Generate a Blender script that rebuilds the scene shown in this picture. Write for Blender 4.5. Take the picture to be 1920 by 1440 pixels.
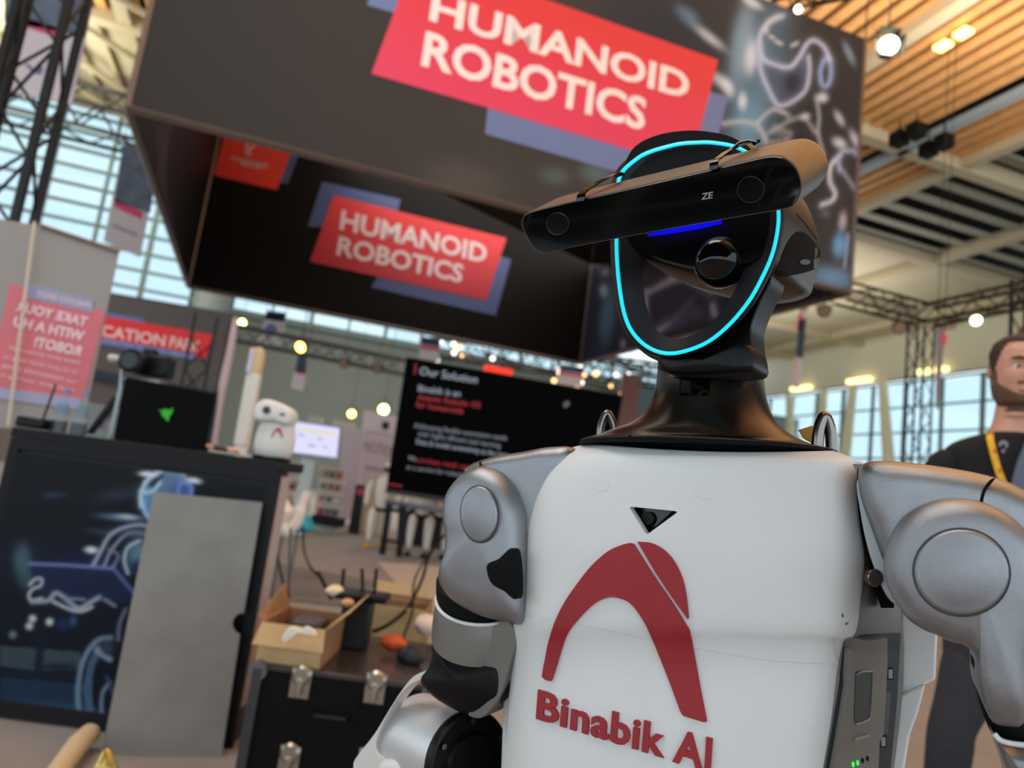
import bpy, bmesh, math, random
import numpy as np
from mathutils import Vector, Matrix
from mathutils.bvhtree import BVHTree
random.seed(7); np.random.seed(7)
SC = bpy.context.scene
COL = SC.collection
for _o in list(bpy.data.objects): bpy.data.objects.remove(_o)

# ---------------------------------------------------------------- camera, sky, lights, exposure
FP = 1330.0                                    # focal length in pixels of the 1920 wide frame
ROLL = math.atan(1149/8725.); PITCH = math.atan(FP/8800.)
CAMZ = 1.10
_F = np.array([0, math.cos(PITCH), math.sin(PITCH)]); _R0 = np.array([1., 0, 0]); _U0 = np.array([0, -math.sin(PITCH), math.cos(PITCH)])
_R = _R0*math.cos(ROLL)+_U0*math.sin(ROLL); _U = _U0*math.cos(ROLL)-_R0*math.sin(ROLL)
CP = np.array([0, 0, CAMZ])
cd = bpy.data.cameras.new('camera'); cam = bpy.data.objects.new('camera', cd); COL.objects.link(cam)
m = Matrix(((_R[0], _U[0], -_F[0], CP[0]), (_R[1], _U[1], -_F[1], CP[1]), (_R[2], _U[2], -_F[2], CP[2]), (0, 0, 0, 1)))
cam.matrix_world = m
cd.sensor_width = 36; cd.lens = FP/1920*36; cd.clip_start = 0.02; cd.clip_end = 400
cd.dof.use_dof = True; cd.dof.focus_distance = 0.56; cd.dof.aperture_fstop = 5.6
SC.camera = cam

W_ = bpy.data.worlds.new('sky'); SC.world = W_; W_.use_nodes = True
_bg = W_.node_tree.nodes['Background']; _bg.inputs[0].default_value = (0.76, 0.88, 0.96, 1); _bg.inputs[1].default_value = 2.0
SC.view_settings.view_transform = 'Standard'; SC.view_settings.look = 'None'; SC.view_settings.gamma = 1.0
SC.view_settings.exposure = 0.0; SC.view_settings.use_curve_mapping = False
SC.cycles.use_denoising = True
SC.cycles.max_bounces = 8; SC.cycles.diffuse_bounces = 3; SC.cycles.glossy_bounces = 4; SC.cycles.transmission_bounces = 6; SC.cycles.transparent_max_bounces = 8
SC.cycles.sample_clamp_indirect = 4.0; SC.cycles.caustics_reflective = False; SC.cycles.caustics_refractive = False

def area(name, loc, target, size, power, col, sy=None):
    l = bpy.data.lights.new(name, 'AREA'); l.energy = power; l.color = col; l.size = size
    if sy: l.shape = 'RECTANGLE'; l.size_y = sy
    o = bpy.data.objects.new(name, l); COL.objects.link(o); o.location = loc
    o.rotation_euler = (Vector(target)-Vector(loc)).to_track_quat('-Z', 'Y').to_euler(); return o
HALL = math.radians(18)
HU = np.array([math.cos(HALL), math.sin(HALL), 0]); HV = np.array([-math.sin(HALL), math.cos(HALL), 0])
def H(u, v, z=0): return HU*u+HV*v+np.array([0, 0, z])
area('ceiling_fill', H(8, 3, 9.4), H(8, 3.1, 12), 14, 3100, (1.0, .86, .70), 14)  # added light without a fixture, brightens the wood slats from below
area('roof_fill', H(-9, 19, 9.3), H(-9, 19.1, 12), 4, 900, (1.0, .96, .74), 8)  # added to brighten the left cream roof, stands in for sunlight
area('far_ceiling_fill', H(18, 27, 8.6), H(18, 27.1, 12), 12, 1100, (1.0, .95, .84), 10)  # unseen added light that lifts the far cream ceiling
area('hall_fill', H(-3, 2, 9.5), H(0, 3, 0), 5, 450, (1.0, .98, .95))  # added overhead fill for the stand, no fixture modelled
area('far_hall_fill', H(4, 24, 9.5), H(2, 26, 0), 16, 2200, (1.0, .97, .93))  # added soft fill over the far booths, no fixture modelled

# ---------------------------------------------------------------- pixel rays (photo frame 1920x1440) to points on real planes
def ray(x, y): return _F+_R*((x-960)/FP)-_U*((y-720)/FP)
def P(x, y, Y): d = ray(x, y); return CP+d*(Y/d[1])
def PZ(x, y, h): d = ray(x, y); return CP+d*((h-CP[2])/d[2])
def PL(x, y, pl): d = ray(x, y); q, n = pl; return CP+d*(((q-CP)@n)/(d@n))
def proj(p):
    v = np.asarray(p, float)-CP; z = v@_F; return np.stack([960+FP*(v@_R)/z, 720-FP*(v@_U)/z], -1)
def yaw_back(deg): a = math.radians(deg); return np.array([math.sin(a), math.cos(a), 0])
def vplane(v): return (H(0, v), HV)
def uplane(u): return (H(u, 0), HU)

# ---------------------------------------------------------------- materials
def lin(c):
    c = [x/255 for x in c]; return tuple(((x+.055)/1.055)**2.4 if x > .04045 else x/12.92 for x in c)
MATS = {}
def mat(name, col, rough=.6, metal=0., noise=0., nscale=30., bump=0., bscale=200., coat=0., emit=None, estr=1., trans=0., ior=1.45, alpha=1., spec=.5, aniso=False):
    if name in MATS: return MATS[name]
    M = bpy.data.materials.new(name); M.use_nodes = True; nt = M.node_tree; b = nt.nodes['Principled BSDF']
    c = lin(col); b.inputs['Base Color'].default_value = (*c, 1); b.inputs['Roughness'].default_value = rough; b.inputs['Metallic'].default_value = metal
    b.inputs['Coat Weight'].default_value = coat; b.inputs['Transmission Weight'].default_value = trans; b.inputs['IOR'].default_value = ior; b.inputs['Alpha'].default_value = alpha
    b.inputs['Specular IOR Level'].default_value = spec
    if emit: b.inputs['Emission Color'].default_value = (*lin(emit), 1); b.inputs['Emission Strength'].default_value = estr
    tc = nt.nodes.new('ShaderNodeTexCoord')
    if noise:
        n = nt.nodes.new('ShaderNodeTexNoise'); n.inputs['Scale'].default_value = nscale; n.inputs['Detail'].default_value = 5
        nt.links.new(tc.outputs['Object'], n.inputs['Vector'])
        r = nt.nodes.new('ShaderNodeMapRange'); r.inputs['From Min'].default_value = .3; r.inputs['From Max'].default_value = .7; r.inputs['To Min'].default_value = 1-noise; r.inputs['To Max'].default_value = 1+noise
        nt.links.new(n.outputs[0], r.inputs[0])
        v = nt.nodes.new('ShaderNodeVectorMath'); v.operation = 'SCALE'; v.inputs[0].default_value = c; nt.links.new(r.outputs[0], v.inputs['Scale']); nt.links.new(v.outputs[0], b.inputs['Base Color'])
    if bump:
        n = nt.nodes.new('ShaderNodeTexNoise'); n.inputs['Scale'].default_value = bscale; n.inputs['Detail'].default_value = 3
        nt.links.new(tc.outputs['Object'], n.inputs['Vector'])
        if aniso:
            mp = nt.nodes.new('ShaderNodeMapping'); mp.inputs['Scale'].default_value = aniso; nt.links.new(tc.outputs['Object'], mp.inputs[0]); nt.links.new(mp.outputs[0], n.inputs['Vector'])
        bp = nt.nodes.new('ShaderNodeBump'); bp.inputs['Strength'].default_value = bump; bp.inputs['Distance'].default_value = .001
        nt.links.new(n.outputs[0], bp.inputs['Height']); nt.links.new(bp.outputs[0], b.inputs['Normal'])
    MATS[name] = M; return M
def print_mat(name, rough=.55, emis=0.):
    if name in MATS: return MATS[name]
    M = bpy.data.materials.new(name); M.use_nodes = True; nt = M.node_tree; b = nt.nodes['Principled BSDF']
    a = nt.nodes.new('ShaderNodeVertexColor'); a.layer_name = 'ink'; nt.links.new(a.outputs[0], b.inputs['Base Color']); b.inputs['Roughness'].default_value = rough; b.inputs['Specular IOR Level'].default_value = .12
    if emis: nt.links.new(a.outputs[0], b.inputs['Emission Color']); b.inputs['Emission Strength'].default_value = emis
    MATS[name] = M; return M

# ---------------------------------------------------------------- object helpers
def thing(name, label, cat, loc=(0, 0, 0), group=None):
    o = bpy.data.objects.new(name, None); COL.objects.link(o); o.location = Vector([float(a) for a in loc]); o.empty_display_size = .05
    o['label'] = label; o['category'] = cat
    if group: o['group'] = group
    return o
def tag(o, label=None, cat=None, group=None, kind=None):
    for k, v in (('label', label), ('category', cat), ('group', group), ('kind', kind)):
        if v: o[k] = v
    return o
def rootloc(p):
    l = Vector((0, 0, 0))
    while p is not None: l += p.location; p = p.parent
    return l
def obj(name, verts, faces, mt, parent=None, smooth=True, bevel=0., bseg=2, sub=0, auto=None, at=None):
    me = bpy.data.meshes.new(name); off = rootloc(parent)
    if at is not None: off = off+Vector([float(a) for a in at])-off
    vs = [(float(v[0])-off.x, float(v[1])-off.y, float(v[2])-off.z) for v in verts]
    me.from_pydata(vs, [], faces)
    bm = bmesh.new(); bm.from_mesh(me); bmesh.ops.recalc_face_normals(bm, faces=bm.faces); bm.to_mesh(me); bm.free()
    if smooth:
        me.polygons.foreach_set('use_smooth', [True]*len(me.polygons))
        me.set_sharp_from_angle(angle=math.radians(auto or 40))
    if mt: me.materials.append(mt)
    o = bpy.data.objects.new(name, me); COL.objects.link(o); o.parent = parent
    if at is not None: o.location = off-rootloc(parent)
    if bevel:
        md = o.modifiers.new('bevel', 'BEVEL'); md.width = bevel; md.segments = bseg; md.limit_method = 'ANGLE'; md.angle_limit = math.radians(35)
    if sub:
        md = o.modifiers.new('sub', 'SUBSURF'); md.levels = sub; md.render_levels = sub
    return o
class MB:
    """collects simple shapes, builds ONE mesh object"""
    def __init__(s): s.v = []; s.f = []
    def add(s, v, f):
        n = len(s.v); s.v += [tuple(float(c) for c in a) for a in v]; s.f += [tuple(i+n for i in q) for q in f]; return s
    def box(s, c, d, ax=None):
        c = np.array(c, float); ax = ax or (np.array([1., 0, 0]), np.array([0, 1., 0]), np.array([0, 0, 1.]))
        v = [c+ax[0]*d[0]*.5*i+ax[1]*d[1]*.5*j+ax[2]*d[2]*.5*k for i in (-1, 1) for j in (-1, 1) for k in (-1, 1)]
        return s.add(v, [(0, 1, 3, 2), (4, 6, 7, 5), (0, 4, 5, 1), (2, 3, 7, 6), (0, 2, 6, 4), (1, 5, 7, 3)])
    def tube(s, pts, r, n=8, closed=False, cap=True):
        pts = [np.array(p, float) for p in pts]; N = len(pts); rr = r if hasattr(r, '__len__') else [r]*N
        rings = []; prev = None
        for i in range(N):
            a = pts[(i-1) % N] if (closed or i > 0) else pts[i]; b = pts[(i+1) % N] if (closed or i < N-1) else pts[i]
            t = b-a; t = t/(np.linalg.norm(t)+1e-12)
            if prev is None:
                u = np.cross(t, [0, 0, 1.]); 
                if np.linalg.norm(u) < .1: u = np.cross(t, [0, 1., 0])
            else: u = prev-t*(prev@t)
            u = u/np.linalg.norm(u); prev = u; w = np.cross(t, u)
            rings.append([pts[i]+(u*math.cos(2*math.pi*k/n)+w*math.sin(2*math.pi*k/n))*rr[i] for k in range(n)])
        v = [p for g in rings for p in g]; f = []
        for i in range(N if closed else N-1):
            for k in range(n):
                j = (i+1) % N; f.append((i*n+k, i*n+(k+1) % n, j*n+(k+1) % n, j*n+k))
        if cap and not closed: f += [tuple(range(n)), tuple((N-1)*n+k for k in range(n))]
        return s.add(v, f)
    def build(s, name, mt, parent=None, **k): return obj(name, s.v, s.f, mt, parent, **k)
def loft(rings, cap=True, closed=False):
    n = len(rings[0]); v = [p for g in rings for p in g]; f = []
    for i in range(len(rings) if closed else len(rings)-1):
        for k in range(n):
            j = (i+1) % len(rings); f.append((i*n+k, i*n+(k+1) % n, j*n+(k+1) % n, j*n+k))
    if cap and not closed: f += [tuple(range(n)), tuple((len(rings)-1)*n+k for k in range(n))]
    return v, f
def crom(pts, n, closed=True):
    """smooth curve through points"""
    pts = [np.array(p, float) for p in pts]; N = len(pts); out = []
    segs = N if closed else N-1
    for i in range(segs):
        p0 = pts[(i-1) % N] if closed or i > 0 else pts[0]; p1 = pts[i]; p2 = pts[(i+1) % N]; p3 = pts[(i+2) % N] if closed or i < N-2 else pts[-1]
        for k in range(n):
            t = k/n; out.append(.5*((2*p1)+(-p0+p2)*t+(2*p0-5*p1+4*p2-p3)*t*t+(-p0+3*p1-3*p2+p3)*t**3))
    if not closed: out.append(pts[-1])
    return out
def resample(pts, n, closed=True):
    pts = np.array(pts+[pts[0]] if closed else pts, float); d = np.r_[0, np.cumsum(np.linalg.norm(np.diff(pts, axis=0), axis=1))]
    t = np.linspace(0, d[-1], n, endpoint=not closed); return [np.array([np.interp(x, d, pts[:, k]) for k in range(pts.shape[1])]) for x in t]
def prism(pts, vec):
    n = len(pts); v = list(pts)+[p+vec for p in pts]
    return v, [tuple(range(n)), tuple(range(2*n-1, n-1, -1))]+[(i, (i+1) % n, n+(i+1) % n, n+i) for i in range(n)]
def slab(name, px, pl, thick, mt, parent, bevel=0., smooth_pts=0, bseg=2, **k):
    """outline seen in the photo, on plane pl, extruded away from the camera by thick metres"""
    if smooth_pts: px = crom(px, smooth_pts)
    n = pl[1] if (pl[1]@_F) > 0 else -pl[1]
    v, f = prism([PL(a[0], a[1], pl) for a in px], n*thick); return obj(name, v, f, mt, parent, bevel=bevel, bseg=bseg, **k)
def pillow(name, px, pl, r, bulge, depth, mt, parent, smooth_pts=6, N=72, auto=60, cen=None, es=.0, flat=False):
    """rounded cushion-like shell: outline on plane pl, rim rounded with radius r towards the viewer, dome of height bulge"""
    if smooth_pts: px = crom(px, smooth_pts)
    px = resample(px, N); n = pl[1] if (pl[1]@_F) > 0 else -pl[1]
    o = np.array([PL(a[0], a[1], pl) for a in px]); c = o.mean(0) if cen is None else PL(cen[0], cen[1], pl); R = np.linalg.norm(o-c, axis=1).mean()
    rings = [c+(o-c)*(1-es)+n*depth, o+n*depth*.6]
    for a in (0, 18, 36, 54, 72, 90):
        a = math.radians(a); s = 1-(r/R)*(1-math.cos(a)); rings.append(c+(o-c)*s-n*r*math.sin(a))
    s1 = 1-r/R
    for q in (.8, .6, .4, .2, .05):
        rings.append(c+(o-c)*s1*q-n*(r+(bulge-r)*(1-q*q) if not flat else r))
    v, f = loft([list(g) for g in rings]); return obj(name, v, f, mt, parent, auto=auto)
def bvh_of(o):
    bm = bmesh.new(); bm.from_mesh(o.data); bmesh.ops.transform(bm, matrix=Matrix.Translation(rootloc(o)), verts=bm.verts); b = BVHTree.FromBMesh(bm); bm.free(); return b
def hit(b, x, y):
    d = Vector(ray(x, y)).normalized(); l, n, i, q = b.ray_cast(Vector(CP), d)
    if l is None:
        l, n, i, q = b.find_nearest(Vector(CP)+d*.6)
    if n.dot(d) > 0: n = -n
    return np.array(l), np.array(n)
def curve_mesh(polys, cut=None):
    """filled 2D polygons (with holes) as (verts2d, faces)"""
    cu = bpy.data.curves.new('t', 'CURVE'); cu.dimensions = '2D'; cu.fill_mode = 'BOTH'
    for p in polys:
        s = cu.splines.new('POLY'); s.points.add(len(p)-1); s.use_cyclic_u = True
        for q, a in zip(s.points, p): q.co = (a[0], a[1], 0, 1)
    o = bpy.data.objects.new('t', cu); return _flat(o, cu, cut)
def text_mesh(s, bold=0., cut=None, spacing=1.):
    cu = bpy.data.curves.new('t', 'FONT'); cu.body = s; cu.size = 1; cu.offset = bold; cu.space_character = spacing; cu.resolution_u = 3
    o = bpy.data.objects.new('t', cu); return _flat(o, cu, cut)
def _flat(o, cu, cut):
    COL.objects.link(o); dg = bpy.context.evaluated_depsgraph_get(); me = bpy.data.meshes.new_from_object(o.evaluated_get(dg))
    bm = bmesh.new(); bm.from_mesh(me); bmesh.ops.remove_doubles(bm, verts=bm.verts, dist=1e-5)
    if cut:
        for ax in (0, 1):
            lo = min(v.co[ax] for v in bm.verts); hi = max(v.co[ax] for v in bm.verts); x = lo+cut
            while x < hi:
                co = [0, 0, 0]; no = [0, 0, 0]; co[ax] = x; no[ax] = 1
                bmesh.ops.bisect_plane(bm, geom=bm.verts[:]+bm.edges[:]+bm.faces[:], plane_co=co, plane_no=no); x += cut
    v = [(a.co.x, a.co.y) for a in bm.verts]; bm.verts.index_update(); f = [tuple(a.index for a in q.verts) for q in bm.faces]
    e = [tuple(a.index for a in q.verts) for q in bm.edges if q.is_boundary]
    bm.free(); bpy.data.objects.remove(o); bpy.data.meshes.remove(me)
    if isinstance(cu, bpy.types.Curve): bpy.data.curves.remove(cu)
    return v, f, e
def thick2d(name, m2, fn, h, mt, parent, low=0., bevel=0., **k):
    """2D mesh lifted by fn(x,y)->(point, normal), raised h above the surface"""
    v, f, e = m2; a = [fn(*q) for q in v]; n = len(v)
    vs = [p+q*h for p, q in a]+[p-q*low for p, q in a]
    fs = list(f)+[tuple(i+n for i in reversed(q)) for q in f]+[(i, j, j+n, i+n) for i, j in e]
    k.setdefault('auto', 30)
    return obj(name, vs, fs, mt, parent, bevel=bevel, **k)
def stick(name, px, b, h, mt, parent, cut=25, low=.001, smooth_pts=0, holes=(), **k):
    if smooth_pts: px = crom(px, smooth_pts)
    return thick2d(name, curve_mesh([px]+list(holes), cut), lambda x, y: hit(b, x, y), h, mt, parent, low=low, **k)
def text_on(s, bl, br, tl, pl, mt, name, parent, bold=0.015, h=.002, cap=.73, spacing=1., lift=0.):
    """text whose baseline runs bl..br and whose capital height reaches tl, on plane pl"""
    A, B, T = (PL(q[0], q[1], pl) for q in (bl, br, tl)); m2 = text_mesh(s, bold, None, spacing); xs = [v[0] for v in m2[0]]; x0, x1 = min(xs), max(xs)
    n = pl[1] if (pl[1]@_F) < 0 else -pl[1]; uz = np.array([0, 0, 1.])
    up = (T-A); ex = (B-A)/(x1-x0)
    return thick2d(name, m2, lambda x, y: (A+ex*(x-x0)+up*(y/cap)+n*lift, n), h, mt, parent, low=0)
def poly_on(name, px, pl, mt, parent, h=.002, lift=0.):
    n = pl[1] if (pl[1]@_F) < 0 else -pl[1]
    return thick2d(name, curve_mesh([px]), lambda x, y: (PL(x, y, pl)+n*lift, n), h, mt, parent, low=0, smooth=False)
# ---- printed artwork as ink colours on a fine grid of a flat print (positions measured on the print itself)
def seg_dist(Pn, pts):
    d = np.full(len(Pn), 1e9); pts = np.array(pts, float)
    for a, b in zip(pts[:-1], pts[1:]):
        ab = b-a; t = np.clip(((Pn-a)@ab)/(ab@ab+1e-9), 0, 1); d = np.minimum(d, np.linalg.norm(Pn-(a+t[:, None]*ab), axis=1))
    return d
def paint(Pn, base, items):
    C = np.zeros((len(Pn), 3)); C[:] = base(Pn) if callable(base) else np.array(base, float)
    for it in items:
        k = it[0]
        if k == 'l':                       # line: pts, width, colour, glow radius, glow strength
            _, pts, w, col, g, gs = it; d = seg_dist(Pn, crom(pts, 5, False) if len(pts) > 2 else pts)
            a = np.clip(1.3-d/max(w, .1)*.8, 0, 1)[:, None]; gl = (np.exp(-(d/max(g, .1))**1.3)*gs)[:, None]
            C = C+np.array(col)*gl*(1-C/255); C = C*(1-a)+np.array(col)*a
        elif k == 'b':                     # soft blob: centre, rx, ry, angle, colour, strength
            _, c, rx, ry, an, col, s = it; q = Pn-np.array(c, float); ca, sa = math.cos(math.radians(an)), math.sin(math.radians(an))
            x = (q[:, 0]*ca+q[:, 1]*sa)/rx; y = (-q[:, 0]*sa+q[:, 1]*ca)/ry; a = (np.exp(-(x*x+y*y)**1.5)*s)[:, None]; C = C*(1-a)+np.array(col)*a
        elif k == 'p':                     # filled polygon
            _, pts, col, al = it; pts = np.array(pts, float); ins = np.zeros(len(Pn), bool); j = len(pts)-1
            for i in range(len(pts)):
                yi, yj = pts[i, 1], pts[j, 1]
                if yi != yj:
                    cnd = ((yi > Pn[:, 1]) != (yj > Pn[:, 1])) & (Pn[:, 0] < (pts[j, 0]-pts[i, 0])*(Pn[:, 1]-yi)/(yj-yi)+pts[i, 0]); ins ^= cnd
                j = i
            C[ins] = C[ins]*(1-al)+np.array(col)*al
    return np.clip(C, 0, 255)
def print_panel(name, corners, nu, nv, base, items, mt, parent, off=None):
    """corners: world BL, BR, TR, TL; items in photo pixels, evaluated where each point of the print lies"""
    a, b, c, d = [np.array(x, float) for x in corners]; u = np.linspace(0, 1, nu); v = np.linspace(0, 1, nv)
    U, V = np.meshgrid(u, v); U = U.ravel()[:, None]; V = V.ravel()[:, None]
    p = (a*(1-U)+b*U)*(1-V)+(d*(1-U)+c*U)*V
    if off is not None: p = p+off
    f = [(j*nu+i, j*nu+i+1, (j+1)*nu+i+1, (j+1)*nu+i) for j in range(nv-1) for i in range(nu-1)]
    C = paint(proj(p), base, items)/255; Cl = np.where(C > .04045, ((C+.055)/1.055)**2.4, C/12.92)
    o = obj(name, p, f, mt, parent, smooth=False); at = o.data.color_attributes.new('ink', 'FLOAT_COLOR', 'POINT')
    at.data.foreach_set('color', np.c_[Cl, np.ones(len(Cl))].astype(np.float32).ravel()); return o
def truss(name, a, b, w, r, mt, label, group=None, step=None, n3=4, up=(0, 0, 1), joined=False, cat='truss'):
    a = np.array(a, float); b = np.array(b, float); t = b-a; L = np.linalg.norm(t); t /= L; up = np.array(up, float)
    e1 = np.cross(t, up); e1 /= np.linalg.norm(e1); e2 = np.cross(e1, t)
    root = thing(name, label, cat, a, group)
    if n3 == 4: cs = [(e1*i+e2*j)*w/2 for i, j in ((-1, -1), (1, -1), (1, 1), (-1, 1))]
    else: cs = [e2*w*.58, (e1*-.5-e2*.29)*w, (e1*.5-e2*.29)*w]
    for c in cs: MB().tube([a+c, b+c], r, 6).build('chord', mt, root)
    step = step or w*1.1; k = int(L/step); al = MB(); nn = len(cs)
    for i in range(k):
        for q in range(nn):
            c0, c1 = cs[q], cs[(q+1) % nn]
            if i % 2: c0, c1 = c1, c0
            pp = [a+t*i*step+c0, a+t*(i+1)*step+c1]
            if joined: al.tube(pp, r*.5, 4)
            else: MB().tube(pp, r*.5, 5).build('brace', mt, root)
    if joined: tag(al.build('lattice', mt, root), kind='stuff')
    return root
def circ(cx, cy, rx, ry, n=40, rot=0): 
    ca, sa = math.cos(math.radians(rot)), math.sin(math.radians(rot)); return [(cx+rx*math.cos(t)*ca-ry*math.sin(t)*sa, cy+rx*math.cos(t)*sa+ry*math.sin(t)*ca) for t in np.linspace(0, 2*math.pi, n, endpoint=False)]
def lerp2(a, b, t): return (a[0]*(1-t)+b[0]*t, a[1]*(1-t)+b[1]*t)
M_white = mat('white_print_shell', (226, 228, 228), .5, 0, .02, 12, .16, 900, aniso=(.15, .15, 2.2))
M_silver = mat('silver_paint', (152, 154, 158), .27, .88, .03, 60, .25, 2500)
M_silver2 = mat('silver_cap_paint', (150, 152, 157), .33, .8, .03, 60, .25, 2500)
M_dgrey = mat('side_grey_plastic', (112, 111, 110), .55, 0, .03, 20, .1, 900)
M_sleeve = mat('warm_grey_sleeve', (122, 118, 113), .42, .45, .04, 40, .2, 2000)
M_forearm = mat('pale_silver_barrel', (212, 214, 217), .32, .45, .02, 60, .15, 2500)
M_black = mat('black_satin', (8, 8, 9), .4, spec=.3)
M_blackm = mat('black_matt', (5, 5, 6), .7, spec=.2)
M_gloss = mat('black_gloss', (3, 3, 4), .06)
M_bronze = mat('dark_anodised_shell', (70, 61, 54), .36, .85, .03, 60, .2, 2500)
M_neck = mat('dark_gloss_neck', (64, 56, 50), .27, .9)
M_zed = mat('anodised_aluminium', (106, 97, 88), .38, .9, .04, 90, .25, 3000)
M_chrome = mat('polished_steel', (128, 122, 118), .18, 1.)
M_steel = mat('brushed_steel', (140, 142, 142), .35, 1.)
M_red = mat('red_raised_print', (158, 40, 48), .5, 0, .03, 30, .35, 900, aniso=(.15, .15, 2.2))
M_cyan = mat('cyan_light', (20, 170, 200), .4, emit=(24, 205, 225), estr=1.1)
M_blue = mat('blue_light', (5, 5, 120), .4, emit=(6, 6, 235), estr=.9)
M_green = mat('green_led', (40, 220, 60), .4, emit=(40, 230, 60), estr=1.2)

# ================================================================ THE HALL
def st(o, name=None): o['kind'] = 'structure'; return o
UX = tuple(HU); AX = (HU, HV, np.array([0, 0, 1.]))
M_floor = mat('carpet_brown_grey', (142, 134, 129), .95, 0, .10, 3.5, .3, 300)
M_carpet2 = mat('carpet_light', (186, 170, 156), .95, 0, .06, 5, .3, 300)
M_floorshade = mat('painted_floor_shade', (112, 106, 104), .95, 0, .08, 5, .3, 300)  # colour of the painted shade band on the floor
M_wallg = mat('back_wall_grey_green', (136, 142, 134), .8, 0, .04, .6)
M_cream = mat('ceiling_cream_panel', (184, 174, 152), .75, 0, .06, .8, 0)
M_beam = mat('ceiling_beam_cream', (186, 172, 144), .6)
M_wood = mat('ceiling_wood_slat', (212, 158, 100), .5, 0, .12, 4, 0)
M_dark = mat('ceiling_void', (34, 31, 27), .8)
M_louv = mat('louvre_grey', (150, 146, 132), .6)
M_mull = mat('window_steel', (122, 138, 130), .5)
M_glass = bpy.data.materials.new('tinted_window_glass'); M_glass.use_nodes = True; _n = M_glass.node_tree; _n.nodes.clear()
_o = _n.nodes.new('ShaderNodeOutputMaterial'); _t = _n.nodes.new('ShaderNodeBsdfTransparent'); _t.inputs[0].default_value = (.69, .77, .79, 1); _g = _n.nodes.new('ShaderNodeBsdfGlossy'); _g.inputs['Roughness'].default_value = .05
_mx = _n.nodes.new('ShaderNodeMixShader'); _mx.inputs[0].default_value = .05; _n.links.new(_t.outputs[0], _mx.inputs[1]); _n.links.new(_g.outputs[0], _mx.inputs[2]); _n.links.new(_mx.outputs[0], _o.inputs[0])
M_truss = mat('truss_black', (22, 22, 24), .4, .3)
M_trussg = mat('truss_grey', (95, 98, 98), .45, .5)
fl = MB().box(H(3, 18, -.05), (80, 60, .1), AX).build('floor', M_floor); st(fl)
def quadfloor(name, px, mt, z=.004, label=None, cat=None):
    pts = [PZ(a[0], a[1], z) for a in px]; v, f = prism(pts, np.array([0, 0, -.003])); o = obj(name, v, f, mt, None, smooth=False); tag(o, label, cat); return o
quadfloor('carpet', [(706, 1052), (860, 1066), (1100, 1110), (1100, 1250), (830, 1190)], M_carpet2, .006, 'light beige carpet strip beyond the flight case', 'carpet')
quadfloor('carpet', [(500, 1052), (760, 1100), (900, 1230), (780, 1150), (500, 1120)], M_floorshade, .01, 'dark grey band of painted floor shade behind the open cardboard box', 'carpet')  # thin dark sheet: floor shade put into its colour
st(MB().box(H(15.6, 41.3, 4.4), (38.8, .4, 8.8), AX).build('wall_back', M_wallg)); st(MB().box(H(-3.4, 34.2, 6.), (.3, 14.6, 12.), AX).build('wall_inner', M_wallg))
# --- ceiling
_c = MB().box(H(3, 4, 13.4), (75, 46, .2), AX); _c.box(H(14, 34.3, 13.4), (35, 14.4, .2), AX); st(_c.build('ceiling', M_dark))
ceil = bpy.data.objects['ceiling']
def cpart(name, mb, mt): return mb.build(name, mt, ceil, smooth=False)
for v_ in (-8.1, -2.5, 3.1, 8.7, 14.3, 19.9, 25.5): cpart('beam', MB().box(H(4, v_, 11.95), (56, .38, .5), AX), M_beam)
for v_ in (31.1, 36.7): cpart('beam', MB().box(H(14, v_, 11.95), (34.6, .38, .5), AX), M_beam)
for u_ in (-16.6, -11, -5.4, .2, 5.8, 11.4, 17.1, 22.7, 28.3): cpart('beam', MB().box(H(u_, 16 if u_ > -5 else 8.5, 11.97), (.34, 50 if u_ > -5 else 36, .46), AX), M_beam)
k = 0; u_ = -9.
while u_ < 16.9:
    if abs(u_-15.05) > .35: cpart('wood_slat', MB().box(H(u_, 5.2, 12.05), (.25, 29.2, .12), AX), M_wood)
    u_ += .43
cpart('cable_rail', MB().box(H(15.05, 6, 11.8), (.22, 40, .2), AX), mat('rail_blue_grey', (150, 166, 176), .4, .2))
for i in range(10):
    for c_ in range(2): cpart('louvre_panel', MB().box(H(19.9+5.6*c_, 10.6+i*.98, 12.05+.0*c_), (5.0, .58, .06), (HU, HV*math.cos(.25)+np.array([0, 0, 1])*math.sin(.25), np.cross(HU, HV*math.cos(.25)+np.array([0, 0, 1])*math.sin(.25)))), M_louv)
for a in range(-4, 6):
    for b_ in range(4):
        if 3+5.6*a < 0 and b_ > 0: continue
        cpart('ceiling_panel', MB().box(H(3+5.6*a+.0, 22.7+5.6*b_, 12.12), (5.2, 5.2, .08), AX), M_cream)
for a in range(-4, -1):
    for b_ in range(1, 2): cpart('ceiling_panel', MB().box(H(-.0+5.6*a, 22.7-5.6*b_, 12.12), (5.2, 5.2, .08), AX), M_cream)
for i in range(14): cpart('ceiling_rib', MB().box(H(-16+i*.75, 20.5, 11.98), (.12, 9.8, .14), AX), M_beam)
for q in (((120, 26), (262, 116)), ((120, 92), (252, 183)), ((105, 140), (240, 226)), ((190, -20), (280, 30))):
    a, b_ = PZ(*q[0], 11.7), PZ(*q[1], 11.7); cpart('roof_strut', MB().tube([a, b_], .09, 6), M_beam)
for i, (x, y) in enumerate(((1768, 86), (1806, 62))):
    o = MB().box(PZ(x, y, 11.85), (.26, .30, .1), AX).build('ceiling_light', mat('warm_lamp_face', (255, 230, 160), .5, emit=(255, 216, 120), estr=3.2), smooth=False, bevel=.02); tag(o, 'warm yellow ceiling light between wood slats, %s of the pair' % ('lower left', 'upper right')[i], 'ceiling light')
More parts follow.
